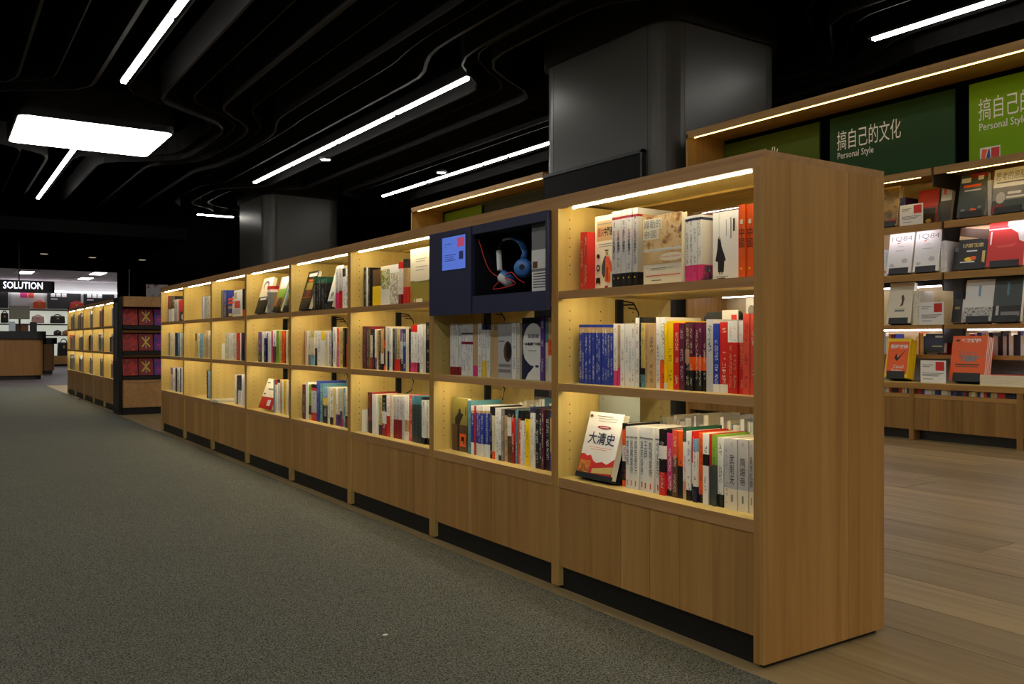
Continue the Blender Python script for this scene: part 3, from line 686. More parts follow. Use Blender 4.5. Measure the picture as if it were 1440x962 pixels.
# second bookcase covers
def find(b, r, k): return BOOKS.get((b, r, k))
for (b, r, k), o in list(BOOKS.items()):
    if b == 2 and r == 1 and abs(o['w'] - .022) < 1e-6 and o.rotation_euler.z < -1:
        lab = o['label']
        if lab.startswith('tan'): deco(o, [('r', 'D', .3, .76, .95, .765), ('r', 'G', .5, .88, .9, .95), ('r', 'D', .3, .28, .32, .76)])
        elif lab.startswith('pale'): deco(o, [('c', 'D', .72, .48, .3, .19), ('c', 'K', .78, .5, .2, .15), ('r', 'G', .06, .2, .94, .255), ('r', 'G', .04, .1, .96, .16), ('r', 'K', .08, .66, .5, .675)])
        elif lab.startswith('white'):
            deco(o, [('r', 'N', 0, 0, 1, 1), ('r', 'W', 0, 0, .96, .1), ('c', 'W', .62, .55, .58, .36), ('p', 'W', [(.2, 0), (.98, 0), (.98, .6), (.4, .3)]), ('p', 'N', [(0, .4), (.2, .32), (.36, .26), (.5, .23), (.66, .22), (.5, .15), (.34, .1), (.2, .0), (0, .0)]), ('c', 'N', .82, .22, .1, .02),
                     ('r', 'G', .34, .67, .5, .73), ('r', 'G', .53, .67, .7, .73), ('r', 'G', .73, .67, .92, .73), ('t', '一本書讀懂中國', 'K', .06, .55, .98, .6, .02), ('r', 'G', .34, .46, .8, .47)])
    if b == 2 and r == 0 and o.rotation_euler.z < -1:
        deco(o, [('p', 'K', [(.2, .5), (.2, .62), (.4, .72), (.45, .8), (.55, .8), (.58, .72), (.75, .7), (.6, .6), (.5, .5)]), ('r', 'K', .36, .0, .46, .52), ('r', 'O', .5, .1, .9, .34), ('r', 'K', .6, .14, .8, .28), ('r', 'd', .62, .14, .74, .2), ('r', 'D', .88, .68, .93, .84)])
    if b == 3 and r == 2 and o.rotation_euler.z < -1:
        if k > 9: deco(o, [('r', 'G', .28, .8, .8, .81), ('r', 'G', .28, .76, .74, .77), ('r', 'G', .28, .66, .84, .67), ('r', 'G', .28, .6, .7, .61), ('r', 'c', .22, .405, .9, .435), ('r', 'c', .2, .02, .6, .09), ('r', 'o', .24, .02, .3, .09)])
        elif o['label'].startswith('white-and-olive'): deco(o, [('m', blotch('garden_print', [(40, 60, 30), (150, 160, 60), (226, 222, 200), (30, 30, 26)], 60), .1, .42, .9, .92)])
        elif o['label'].startswith('white-and-pale'): deco(o, [('m', blotch('floral_print', [(226, 224, 214), (226, 224, 214), (150, 150, 140), (210, 190, 90)], 70), .05, .05, .95, .8)])
    if b == 6 and r == 2 and o.rotation_euler.z < -1:
        deco(o, [('r', 'B', 0, 0, .34, 1), ('r', 'B', .34, .78, .46, 1), ('r', 'O', .06, .66, .44, .74), ('r', 'O', .06, .52, .44, .62), ('r', 'd', .06, .34, .34, .44), ('r', 'Y', .1, .06, .32, .16), ('r', 's', .5, .34, .86, .6), ('r', 'd', .5, .7, .66, .92), ('r', 'g', .4, .1, .9, .3)])
    if b == 8 and r == 2 and o.rotation_euler.z < -1:
        deco(o, [('r', 'K', .2, 0, 1, .45), ('c', 'c', .7, .2, .25, .14)])
# tilted cover-out books on stands, fourth and fifth bookcases
def tilted(label, px0, px1, ytop, zsh, bands, items, D=1.84, tdeg=16, st=True, group='books on the low bookcase row', th=.024, lip=.04):
    t_ = math.radians(tdeg); ya, yb = tpx(px0, D), tpx(px1, D)
    ya, yb = free_gap(4 if px0 > 410 else 5, ZS.index(zsh), ya, yb)
    hh = .2
    for _ in range(6): hh = (zpx(px0 + 6 * (yb < ya) * 0, ytop, D + hh * math.sin(t_)) - zsh) / math.cos(t_)
    o = make_book(label, (D + th / 2 + .0045, ya, zsh + .0135), th, hh, ya - yb, bands, '-', -math.pi / 2, t_, group=group)
    deco(o, items)
    if st: stand((D + .034, (ya + yb) / 2, zsh), (ya - yb) * .82, hh * .7, t_, 'black stand under the ' + label.split(',')[0][:60], lip, 'black book display stands')
    return o
tilted('black book with orange picture, tilted at the end of a dark green set', 413, 433, 390, ZS[2], 'K', [('r', 'W', .16, .86, .92, .94), ('r', 'O', .3, .72, .7, .78), ('r', 'r', .4, .34, .7, .6), ('r', 'o', .2, .5, .8, .7), ('r', 'O', .04, .3, .9, .315)])
tilted('pale sketch-covered book, tilted out between dark green and white spines', 457, 470, 381, ZS[2], 'W', [('p', 'g', [(.2, .2), (.4, .36), (.8, .3), (.8, .18)]), ('c', 'G', .5, .3, .2, .06)])
tilted('yellow and black book with a portrait, tilted on the fifth bookcase top shelf', 357, 373, 398, ZS[2], 'c55K45', [('c', 'V', .45, .78, .26, .14), ('c', 'c', .45, .74, .18, .11), ('r', 'W', .2, .36, .8, .42)])
tilted('green landscape book with orange edge, tilted on the fifth bookcase', 382, 393, 396, ZS[2], 'g35e25o40', [('r', 'O', 0, 0, .1, 1), ('c', 'D', .6, .25, .3, .14)])
tilted('green landscape book with blue edge, tilted on the fifth bookcase', 396, 408, 394, ZS[2], 'g35e25o40', [('r', 'b', 0, 0, .12, 1), ('c', 'D', .6, .25, .3, .14)])
tilted('cream and red book leaning back on the fifth bookcase bottom shelf', 362, 381, 534, ZS[0], 'c62R38', [('r', 'K', .08, .46, .22, .5), ('r', 'K', .1, .84, .3, .88), ('r', 'G', .3, .62, .8, .68), ('r', 'W', .55, .1, .8, .3)], tdeg=20, st=False)
# framed orange book behind the third bookcase's middle row, and red book behind the nearest one
o = face(3, 'large orange book in a black frame behind the middle row, third bookcase', 504, 545, 451, 2.05, ZS[1], 'O'); o['label'] = 'large orange book standing behind the middle row, third nearest bookcase'
o = face(1, 'red book standing behind tan spines on the nearest middle shelf', 899, 916, 447, 2.03, ZS[1], 'O', th=.016)
o = face(1, 'white book rising behind the coral spines on the nearest middle shelf', 1049, 1065, 419, 2.065, ZS[1], 'W'); deco(o, [('c', 'G', .5, .86, .3, .06)])
e = thing('display_stand', 'black stand framing the large orange book, third nearest bookcase', 'book stand', (2.078, (tpx(501, 2.078) + tpx(549, 2.078)) / 2, ZS[1]), 0, 'black book display stands')
wq = (tpx(501, 2.078) - tpx(549, 2.078)) / 2
MB().box((0, -wq, 0), (.005, wq, zpx(501, 448, 2.078) - ZS[1])).build('back_plate', METAL, e); MB().box((.005, -wq, 0), (.035, wq, .003)).build('foot', METAL, e)
# bookends, cards, lying things
def card(label, D, px0, px1, y0, y1, zb=None, group='price cards', stripe=True):
    ya, yb = tpx(px0, D), tpx(px1, D); za = zpx(px0, y1, D) if zb is None else zb; zt = zpx(px0, y0, D)
    e = thing('price_card', label, 'card', (D, (ya + yb) / 2, za), 0, group); wd = ya - yb; h = zt - za
    MB().box((0, -wd / 2, 0), (.003, wd / 2, h)).build('card_holder', WHITE, e)
    MB().box((0, -wd / 2, 0), (.03, wd / 2, .002)).build('foot', WHITE, e)
    if stripe:
        q = MB(); q.quad([(-.0006, -wd / 2 + wd * .06, h * .55), (-.0006, -wd / 2 + wd * .4, h * .55), (-.0006, -wd / 2 + wd * .4, h * .94), (-.0006, -wd / 2 + wd * .06, h * .94)][::-1]); q.build('red_mark', pcol('R'), e)
        q = MB()
        for v, a, b in ((.78, .5, .92), (.7, .62, .92), (.42, .08, .92), (.36, .2, .92), (.3, .3, .92), (.16, .5, .9)):
            q.quad([(-.0006, -wd / 2 + wd * a, h * v), (-.0006, -wd / 2 + wd * a, h * (v + .03)), (-.0006, -wd / 2 + wd * b, h * (v + .03)), (-.0006, -wd / 2 + wd * b, h * v)])
        q.build('card_print', pcol('G'), e)
    return e
def bookend(label, D, px0, px1, ytop, zsh, dp=.1):
    ya, yb = tpx(px0, D), tpx(px1, D); h = zpx(px0, ytop, D) - zsh
    bay = int((ya + yb) / 2 / PITCH - Y0 / PITCH) + 1; ya = min(ya, Y0 + PITCH * bay - PW - .014)
    if dp > .03: ya, yb = free_gap(bay, ZS.index(zsh), ya, yb)
    o = MB().box((D, yb, zsh), (D + dp, yb + .003, zsh + h)).box((D, yb, zsh), (D + dp, ya, zsh + .002)).box((D + dp, yb, zsh), (D + dp + .002, ya, zsh + h)).build('bookend', WHITE)
    tag(o, label, 'bookend', 'white bookends')
bookend('white bookend left of the books, third bookcase bottom shelf', 1.836, 500.5, 514, 575, ZS[0], .06)
bookend('white bookend left of the books, sixth bookcase middle shelf', 1.84, 307, 314.5, 483, ZS[1])
bookend('white bookend left of the books, farthest bookcase top shelf', 1.836, 234, 242, 435, ZS[2], .018)
D_ = 1.9; z_ = zpx(1015, 448, D_)
card('small price card with red mark above spines on nearest middle shelf', 2.036, 1015.5, 1037.5, 436.5, 452, ZS[1])
st_ = thing('display_stand', 'black stand behind the spines on the nearest middle shelf', 'book stand', (2.072, (tpx(990, 2.072) + tpx(1046, 2.072)) / 2, ZS[1]), 0, 'black book display stands')
wq = (tpx(990, 2.072) - tpx(1046, 2.072)) / 2
MB().prism([(-wq, 0), (wq, 0), (wq, .225), (wq - .015, .24), (-wq + .015, .24), (-wq, .225)], 'x', 0, .004).build('back_plate', METAL, st_)
MB().box((0, -wq, 0), (.09, wq, .003)).build('foot', METAL, st_)
# flat magazine poking out below the sixth bookcase
mg = make_book('pale magazine lying flat, poking out at the sixth bookcase bottom shelf', (1.79, tpx(316, 1.8), ZS[0] + .011), .02, .24, .3, 'c', '-', group='books on the low bookcase row', name='magazine')
mg.rotation_euler = (math.pi / 2, 0, math.radians(14)); mg.location = (1.775, Y0 + PITCH * 6 - .03, ZS[0] + .0105)
mg.rotation_euler = (math.pi / 2, 0, math.radians(-0.1)); mg.location = (1.782, Y0 + PITCH * 5 + .86, ZS[0] + .0105)
# books that face the other side: only tops and page edges show, far too many to tell apart
rb = MB(); bm_cols = ['W', 'c', 'g', 'W', 'c', 'w', 'g', 'b']
rr = random.Random(11)
def rear_books(y0, y1, z, hb, mb, x0, x1):
    y = y0
    while y < y1 - .03:
        wd = rr.uniform(.012, .034); h = hb + rr.uniform(-.012, .03); dp = rr.uniform(.13, .16)
        c = rr.randrange(2, 8); mb.box((x1 - dp, y, z), (x1, y + .0015, z + h), c); mb.box((x1 - dp, y + wd - .0015, z), (x1, y + wd, z + h), c)
        mb.box((x1 - dp + .003, y + .0015, z), (x1, y + wd - .0015, z + h - .003), 0)
        y += wd + .0006
for i in range(4):
    rear_books(Y0 + PITCH * i + .03, Y0 + PITCH * i + (.74 if i < 2 else .45), ZS[0], .2, rb, 0, BX + BD - .05)
for i in range(1, 4):
    rear_books(Y0 + PITCH * i + .03, Y0 + PITCH * i + .3, ZS[1], .19, rb, 0, BX + BD - .05)
ro = rb.build('rear_facing_books', [pcol(c) for c in bm_cols])
ro['kind'] = 'stuff'; tag(ro, 'books facing the far side, seen as pale page edges behind the front rows')

# ---------------------------------------------------------------- headphone listening box in the second bookcase
U2 = Y0 + PITCH
kx0, kx1 = BX - .017, BX + .3
ky0, ky1 = U2 + PW, U2 + PITCH - PW
kz0, kz1 = .972, 1.322
ny0, ny1 = tpx(767, kx0), tpx(664, kx0); nz0, nz1 = 1.0412, 1.287
ls = thing('listening_box', 'navy listening box with screen and open niche, second bookcase top shelf', 'media box', (0, 0, 0))
fr = MB()
fr.box((kx0, ky0, kz0), (kx0 + .016, ny0, kz1)); fr.box((kx0, ny0, kz0), (kx0 + .016, ny1, nz0)); fr.box((kx0, ny0, nz1), (kx0 + .016, ny1, kz1))
fr.build('front_frame', NAVY, ls)
bevel(MB().box((kx0 - .006, ny1 + .001, kz0 - .002), (kx0 + .016, ky1, kz1 + .0)).build('screen_door', NAVY, ls), .002)
lin_ = MB()
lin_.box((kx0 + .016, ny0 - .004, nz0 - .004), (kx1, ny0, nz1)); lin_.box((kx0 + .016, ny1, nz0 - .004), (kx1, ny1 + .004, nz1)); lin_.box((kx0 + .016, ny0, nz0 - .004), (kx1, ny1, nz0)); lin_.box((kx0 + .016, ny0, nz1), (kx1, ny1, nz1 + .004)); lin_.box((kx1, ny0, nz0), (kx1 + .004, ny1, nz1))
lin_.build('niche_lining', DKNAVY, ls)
sy0, sy1 = tpx(656.5, kx0), tpx(624, kx0); sz1, sz0 = zpx(640, 332.5, kx0), zpx(640, 379, kx0)
scr = MB().box((kx0 - .0075, sy0, sz0), (kx0 - .005, sy1, sz1)).build('screen', glow('screen_glow', (92, 124, 226), .75, .02), ls)
MB().box((kx0 - .007, sy0 - .004, sz0 - .004), (kx0 - .0045, sy1 + .004, sz1 + .004)).build('bezel', BLACK, ls)
q = MB()
def srect(mb, u0, v0, u1, v1, x=kx0 - .0079):
    Y_ = lambda u: sy1 - u * (sy1 - sy0); Z_ = lambda v: sz0 + v * (sz1 - sz0)
    mb.quad([(x, Y_(u0), Z_(v0)), (x, Y_(u1), Z_(v0)), (x, Y_(u1), Z_(v1)), (x, Y_(u0), Z_(v1))])
srect(q, .66, .66, .96, .93); q.build('screen_image', glow('screen_red', (196, 70, 110), .7, .02), scr)
q = MB()
for v, a, b in ((.78, .12, .4), (.7, .12, .2), (.44, .12, .6), (.38, .12, .5), (.32, .12, .5), (.27, .12, .6)): srect(q, a, v, b, v + .018)
srect(q, .74, .28, .92, .52); q.build('screen_text', glow('screen_dark', (40, 46, 110), .4, .02), scr)
# leaflet at the right of the niche
lf = MB().box((kx0 + .03, ny0 + .002, nz0), (kx0 + .034, tpx(748, kx0 + .03), nz0 + .245)).build('leaflet', WHITE)
tag(lf, 'grey and white leaflet standing at the side of the headphone niche', 'leaflet')
y_l, y_r = tpx(748, kx0 + .03), ny0 + .002
def lrect(u0, v0, u1, v1, key, nm='leaflet_print', off=.0005):
    Yq = lambda u: y_l - u * (y_l - y_r); X_ = kx0 + .03 - off
    MB().quad([(X_, Yq(u0), nz0 + v0 * .245), (X_, Yq(u1), nz0 + v0 * .245), (X_, Yq(u1), nz0 + v1 * .245), (X_, Yq(u0), nz0 + v1 * .245)]).build(nm, pcol(key), lf)
lrect(0, .3, 1, 1, 'G'); lrect(.0, .34, .9, .62, 'W', off=.001); lrect(.06, .35, .3, .45, 'D', off=.0014)
for v in (.06, .1, .14, .18, .22, .26): lrect(.08, v, .9, v + .014, 'N', off=.0008)
# headphones: right cup blue, left cup lying white, band between them
hp = thing('headphones', 'blue and white headphones lying in the navy niche', 'headphones', (BX + .07, tpx(722, BX + .1), nz0))
px_ = lambda x, y, D: Vector((D, tpx(x, D), zpx(x, y, D)))
O = Vector(hp.location)
c1 = px_(736, 377, BX + .075) - O; c2 = px_(711, 393, BX + .05) - O
def cup(c, ax, r, mat_o, mat_i, nm):
    M = Matrix.Translation(c) @ Vector(ax).normalized().to_track_quat('Z', 'Y').to_matrix().to_4x4()
    a = MB().lathe([(0, .022), (r * .7, .021), (r * .95, .014), (r, .004), (r, -.004), (r * .96, -.006)], M, 28).build(nm, mat_o, hp, smooth=True)
    MB().lathe([(r * .55, -.02), (r * .8, -.026), (r * .98, -.02), (r * 1.02, -.01), (r * .98, -.004)], M, 28).build('ear_cushion', mat_i, a, smooth=True)
    MB().lathe([(0, -.012), (r * .6, -.014)], M, 28).build('ear_pad_mesh', BLACK, a)
    MB().lathe([(0, .0226), (r * .3, .0224)], M, 20).build('cup_emblem', DKNAVY, a)
HB = plain('headphone_blue', (64, 124, 206), .3); HW = plain('headphone_white', (240, 240, 242), .35)
cup(c1, (-.75, -.65, .1), .036, HB, HW, 'ear_cup'); cup(c2, (-.5, .3, -.75), .032, HW, HB, 'ear_cup')
top = px_(722, 334.5, BX + .08) - O; endl = px_(707, 338, BX + .08) - O
pts = [c1 + Vector((0, .0, .03)), px_(738, 354, BX + .075) - O, px_(733, 342, BX + .078) - O, top, px_(713, 334.5, BX + .082) - O, endl, px_(702, 348, BX + .075) - O, px_(702, 362, BX + .065) - O, px_(703, 380, BX + .055) - O]
sm = []
for i in range(len(pts) - 1):
    p0, p1, p2, p3 = pts[max(0, i - 1)], pts[i], pts[i + 1], pts[min(len(pts) - 1, i + 2)]
    for k in range(5):
        t = k / 5; sm.append(.5 * ((2 * p1) + (p2 - p0) * t + (2 * p0 - 5 * p1 + 4 * p2 - p3) * t * t + (3 * p1 - p0 - 3 * p2 + p3) * t ** 3))
sm.append(pts[-1])
hb = MB().tube(sm[:16], .015, 10, flat=.5).build('headband', HB, hp, smooth=True)
MB().tube([p + Vector((0.002, .006, -.004)) for p in sm[3:26]], .0085, 10, flat=.5).build('headband_pad', HW, hp, smooth=True)
MB().tube(sm[25:33], .006, 8).build('slider', METAL, hp, smooth=True)
MB().tube(sm[32:], .011, 10, flat=.6).build('headband_arm', HW, hp, smooth=True)
cp = [px_(x, y, BX + dd) - O for x, y, dd in ((672, 337, .012), (676, 346, .012), (681, 363, .016), (688, 379, .022), (698, 388, .04), (712, 391, .03), (725, 398, .03), (715, 403, .03), (694, 406.5, .025), (702, 396, .03), (718, 383, .04), (728, 392, .05), (739, 398.5, .06))]
sm2 = []
for i in range(len(cp) - 1):
    p0, p1, p2, p3 = cp[max(0, i - 1)], cp[i], cp[i + 1], cp[min(len(cp) - 1, i + 2)]
    for k in range(5):
        t = k / 5; v = .5 * ((2 * p1) + (p2 - p0) * t + (2 * p0 - 5 * p1 + 4 * p2 - p3) * t * t + (3 * p1 - p0 - 3 * p2 + p3) * t ** 3); v.z = max(v.z, .004); v.y = min(v.y, ny1 - .006 - O.y); sm2.append(v)
MB().tube(sm2, .0022, 6).build('cord', plain('cord_red', (214, 46, 40), .4), hp, smooth=True)

# ---------------------------------------------------------------- tall wall shelves
XB, XF, XL = 7.68, 7.05, 7.30        # back, canopy/counter front, shelf front
TZ = dict(counter=.496, s1=1.0, s2=1.457, s3=1.90, ledge=2.35, top=3.21)
TALLM = wood('oak_tall_lengthwise', (184, 142, 80), (146, 106, 52), 'y', tone=.06)
TALLV = wood('oak_tall_upright', (184, 142, 80), (146, 106, 52), 'z', tone=.1)
SIGNC = [(74, 92, 26), (40, 72, 42), (120, 166, 22)]
def sign(t0, t1, rgb, label, words=True, logo=False):
    x = XB - .06
    e = thing('sign_board', label, 'sign', (x, t1, TZ['ledge'] + .001), 0, 'green section signs')
    wd, h = t1 - t0, TZ['top'] - .085 - TZ['ledge']
    MB().box((0, -wd, 0), (.02, 0, h)).build('board', plain('sign_%d_%d_%d' % rgb, rgb, .6, 0, .15), e)
    pl = lambda u, v: (-.0012, -u * wd, v * h)
    if words:
        mb = MB(); put_text(mb, '搞自己的文化', pl, .065, .56, .6, .81); mb.build('chinese_title', WHITE, e)
        mb = MB(); put_text(mb, 'Personal Style', pl, .07, .42, .38, .53, 0, .004); mb.build('english_title', WHITE, e)
    if logo:
        pl2 = lambda u, v: (-.0008, -u * wd, v * h)
        MB().quad([pl2(.075, .1), pl2(.21, .1), pl2(.21, .25), pl2(.075, .25)]).build('logo_plate', WHITE, e)
        pl2 = lambda u, v: (-.0014, -u * wd, v * h)
        MB().quad([pl2(.15, .115), pl2(.205, .115), pl2(.205, .235), pl2(.15, .235)]).build('logo_red_block', pcol('R'), e)
        MB().quad([pl2(.082, .125), pl2(.11, .125), pl2(.125, .225), pl2(.09, .235)]).build('logo_swirl', pcol('O'), e)
        MB().quad([pl2(.115, .12), pl2(.145, .13), pl2(.14, .23), pl2(.13, .22)]).build('logo_swirl', pcol('B'), e)
    return e
def tall_unit(t0, t1, label, first=False, legs=None, lower=True):
    e = thing('tall_bookshelf', label, 'bookshelf', (0, 0, 0), 0, 'tall oak wall shelves')
    # canopy
    MB().box((XF, t0, TZ['top'] - .03), (XB + .05, t1, TZ['top'])).build('canopy', TALLM, e)
    MB().box((XF, t0, TZ['top'] - .075), (XF + .025, t1, TZ['top'] - .03)).build('canopy_fascia', TALLM, e)
    MB().box((XF + .03, t0, TZ['top'] - .081), (XF + .04, t1 - (.1 if first else 0), TZ['top'] - .07)).build('led_strip', LEDY, e)
    MB().box((XB, t0, 0), (XB + .04, t1, TZ['top'] - .03)).build('back_panel', wood('tall_back', (206, 184, 132), (188, 164, 110), 'z', tone=.03), e)
    MB().box((XB - .035, t0, TZ['ledge']), (XB - .002, t1 - (.03 if first else 0), TZ['top'] - .03)).build('black_backing', MATTE, e)
    if first: MB().box((XF, t1 - .03, 0), (XB, t1, TZ['top'] - .03)).build('end_panel', TALLV, e)
    a, b = t0 + .012, t1 - (.03 if first else .012)
    for k, x in (('s1', XL), ('s2', XL), ('s3', XL), ('ledge', XL - .16)):
        s = MB().box((x + .02, a, TZ[k] - .025), (XB - .052, b, TZ[k])).build('shelf', TALLM, e)
        MB().box((x, a, TZ[k] - (.036 if k == 's1' else .062)), (x + .02, b, TZ[k])).build('shelf_edge', TALLM, s)
        MB().box((x + .03 if k in ('s3', 'ledge') else x + .2, a + .12, TZ[k] - {'s1': .05, 's2': .112, 's3': .05, 'ledge': .063}[k]), (x + .046 if k in ('s3', 'ledge') else x + .212, b - .1, TZ[k] - {'s1': .038, 's2': .1, 's3': .04, 'ledge': .052}[k])).build('led_strip', LEDY if k == 'ledge' and not first else LEDC, s)
        if k == 's2': MB().box((x + .195, a + .1, TZ[k] - .1), (x + .217, b - .08, TZ[k] - .025)).build('led_rail', METAL, s)
        MB().box((x + .02, a - .011, TZ[k] - .16), (XB - .052, a - .001, TZ[k])).build('shelf_bracket', METAL, s)
    MB().box((XB - .05, t0 + .001, TZ['counter'] + .001), (XB - .001, t0 + .09, TZ['ledge'] - .03)).build('metal_upright', BLACK, e)
    return e
tb_ = [7.0, 5.58, 4.16, 2.74]
tall_lab = ['tall oak wall shelf beside the column, mostly behind the low bookcases', 'tall oak wall shelf under the dark green sign', 'tall oak wall shelf under the bright lime sign at right edge']
for i in range(3): tall_unit(tb_[i + 1], tb_[i], tall_lab[i], i == 0)
sign(5.66, 6.96, SIGNC[0], 'olive green section sign partly hidden by the low bookcase')
sign(4.23, 5.53, SIGNC[1], 'dark green section sign between the olive and lime ones')
sign(2.82, 4.10, SIGNC[2], 'bright lime green section sign with small red logo', True, True)
# far continuation, beyond the column
fe = thing('tall_bookshelf', 'far tall oak shelf section left of the dark column', 'bookshelf', (0, 0, 0), 0, 'tall oak wall shelves')
f0, f1 = 9.75, tpx(578, XF)
MB().box((XF, f0, TZ['top'] - .03), (XB + .05, f1, TZ['top'])).build('canopy', TALLM, fe)
MB().box((XF, f0, TZ['top'] - .075), (XF + .025, f1, TZ['top'] - .03)).build('canopy_fascia', TALLM, fe)
MB().box((XF + .03, f0, TZ['top'] - .084), (XF + .045, f1 - .2, TZ['top'] - .066)).build('led_strip', LEDY, fe)
MB().box((XF, f1 - .03, 0), (XB, f1, TZ['top'] - .03)).build('end_panel', TALLV, fe)
MB().box((XB, f0, 0), (XB + .04, f1, TZ['top'] - .03)).build('back_panel', BLACK, fe)
for z in (1.0, 1.457, 1.9, 2.35): MB().box((XL, f0, z - .05), (XB, f1 - .03, z)).build('shelf', TALLM, fe)
sign(12.3, 13.55, (96, 122, 26), 'small green sign on the far shelf section, above the headphone box', False)
sign(10.4, 12.2, (38, 46, 50), 'dark slate sign on the far shelf section next to the column', False)
# counter base in 0.9 m units
CB = wood('oak_base_front', (158, 118, 62), (124, 88, 40), 'z', tone=.12)
ct = thing('counter_top', 'long oak display ledge at the foot of the tall shelves', 'counter', (0, 0, 0))
MB().box((XF, 2.5, TZ['counter'] - .042), (XB, 6.97, TZ['counter'])).build('ledge_board', MAPLE_Y, ct)
MB().box((XF - .003, 2.5, TZ['counter'] - .05), (XF, 6.97, TZ['counter'] - .002)).build('front_edge', TALLM, ct)
cl = ['base cabinet at the far end of the wall shelves', 'second base cabinet, hidden behind the low bookcase end', 'oak base cabinet half hidden by the low bookcase end panel', 'oak base cabinet fully in view under the orange magazine', 'oak base cabinet cut by the right picture edge']
for i in range(5):
    t1 = 7.0 - .9 * i; t0 = t1 - .9
    if i == 0: t1 -= .03
    e = thing('base_cabinet', cl[i], 'cabinet', (XF, t0, 0), 0, 'oak base cabinets under the wall shelves')
    L_ = t1 - t0
    for y in (0, L_ - .022): MB().box((.004, y, 0), (.6, y + .022, TZ['counter'] - .05)).build('side_panel', CB, e)
    MB().box((.01, .022, .365), (.6, L_ - .022, .398)).build('slot_shelf', TALLM, e)
    cuts = [.022, .2, .36, L_ / 2, .62, .74, L_ - .022]
    for a, b in zip(cuts, cuts[1:]):
        if b > a: MB().box((.012, a + .0006, .09), (.03, b - .0006, .363)).build('plank', CB, e)
    MB().box((.1, .022, 0), (.115, L_ - .022, .09)).build('kick_board', BLACK, e)
    sb = MB(); y = .03
    while y < L_ - .05:
        wd = rr.uniform(.012, .035); sb.box((.06, y, .398), (.2, y + wd, .398 + .04), rr.randrange(8)); y += wd + .001
    so = sb.build('spines_in_slot', [pcol(c) for c in ['W', 'c', 'R', 'N', 'y', 'K', 'B', 'g']], e); so['kind'] = 'stuff'
# lower back shelf with small spines
bs = thing('back_shelf', 'low oak shelf of small spines behind the display ledge', 'bookshelf', (0, 0, 0))
MB().box((XB - .31, 2.5, .70), (XB - .052, 6.96, .735)).build('shelf', TALLM, bs)
MB().box((XB - .08, 2.5, .4965), (XB - .052, 6.96, .70)).build('grey_panel', plain('grey_panel', (150, 148, 156), .5), bs)
sb = MB(); y = 2.82
while y < 6.9:
    if abs(y - 4.16) < .1 or abs(y - 5.58) < .1 or 4.5 < y < 4.72: y += .05; continue
    wd = rr.uniform(.014, .04); h = rr.uniform(.16, .205); sb.box((XB - .19, y, .735), (XB - .055, y + wd, .735 + h), rr.choice([0, 0, 1, 7, 2, 4, 5, 3, 6])); y += wd + .001
so = sb.build('small_spines', [pcol(c) for c in ['W', 'c', 'R', 'N', 'y', 'K', 'B', 'g']]); so['kind'] = 'stuff'; tag(so, 'rows of small book spines on the low shelf behind the display ledge')

def shown(label, px0, px1, ytop, zsh, D, bands, items, th=.05, tdeg=11, lip=.06, st=True, name='book', group='books displayed on the wall shelves', page=None, copies=1):
    t_ = math.radians(tdeg); ya, yb = tpx(px0, D), tpx(px1, D); hh = .3
    for _ in range(6): hh = (zpx(px0, ytop, D + hh * math.sin(t_)) - zsh) / math.cos(t_)
    hh = min(hh, .38)
    tn = th / copies
    for k in range(copies - 1, -1, -1):
        q = tn * (k + .5) - th / 2
        o = make_book(label if k == 0 else '%s copy directly behind the %s' % (['', 'first', 'second', 'third'][k], label.split(' on the')[0].split(' with')[0]), (D + th / 2 + q * math.cos(t_), ya, zsh + .012 + th / 2 * math.sin(t_) - q * math.sin(t_)), tn - .0005, hh, ya - yb, bands, '-', -math.pi / 2, t_, group=group, name=name, page=page)
    deco(o, items)
    if st: 
        e = thing('display_stand', 'black stand holding the ' + label.split(',')[0], 'book stand', (D + th + .006, (ya + yb) / 2, zsh), -math.pi / 2, 'black wall shelf stands')
        M = Matrix.Rotation(-t_, 4, 'X'); wd = (ya - yb) * .78
        for nm, a, b in (('back_plate', (-wd / 2, 0, .004), (wd / 2, .004, hh * .75)), ('ledge', (-wd / 2, -th - .011, .002), (wd / 2, 0, .006)), ('front_lip', (-wd / 2, -th - .015, .002), (wd / 2, -th - .011, lip))):
            mb = MB().box(a, b); mb.v = [tuple(M @ Vector(p)) for p in mb.v]; mb.build(nm, METAL, e)
        MB().box((-wd / 2, -th * .6, 0), (wd / 2, .06, .003)).build('foot', METAL, e)
    return o
Dd = XL + .05
PORT = blotch('dark_portrait_print', [(60, 44, 24), (150, 118, 60), (92, 74, 40), (40, 30, 20)], 9)
shown('brown and gold portrait-covered book, beside the low bookcase end', 1236, 1261, 269, TZ['s3'], Dd, 'd', [('m', PORT, .04, .04, .96, .96), ('r', 'R', .4, .08, .9, .16)])
shown('red book behind a price card, third shelf of the wall unit', 1288, 1316.5, 273, TZ['s3'], Dd + .14, 'r', [('r', 'R', .0, .5, 1, 1), ('r', 'K', .3, .0, .9, .45), ('c', 'y', .6, .08, .14, .06)], st=False)
shown('small grey book standing next to the black bestseller, wall unit', 1320, 1335, 264, TZ['s3'], Dd + .1, 'g45K55', [('r', 's', .2, .72, .45, .92)], st=False)
shown('black book with white and red title, upper wall shelf', 1345, 1384, 252, TZ['s3'], Dd, 'q', [('r', 'r', .4, .9, 1, 1), ('r', 'W', .06, .81, .4, .92), ('r', 'W', .66, .84, .86, .94), ('r', 'O', .16, .69, .8, .75), ('r', 'g', .2, .6, .8, .63), ('p', 'O', [(.4, .1), (.5, .2), (.7, .16), (.66, .08)]), ('c', 'G', .2, .16, .08, .03), ('c', 'G', .8, .2, .08, .03)])
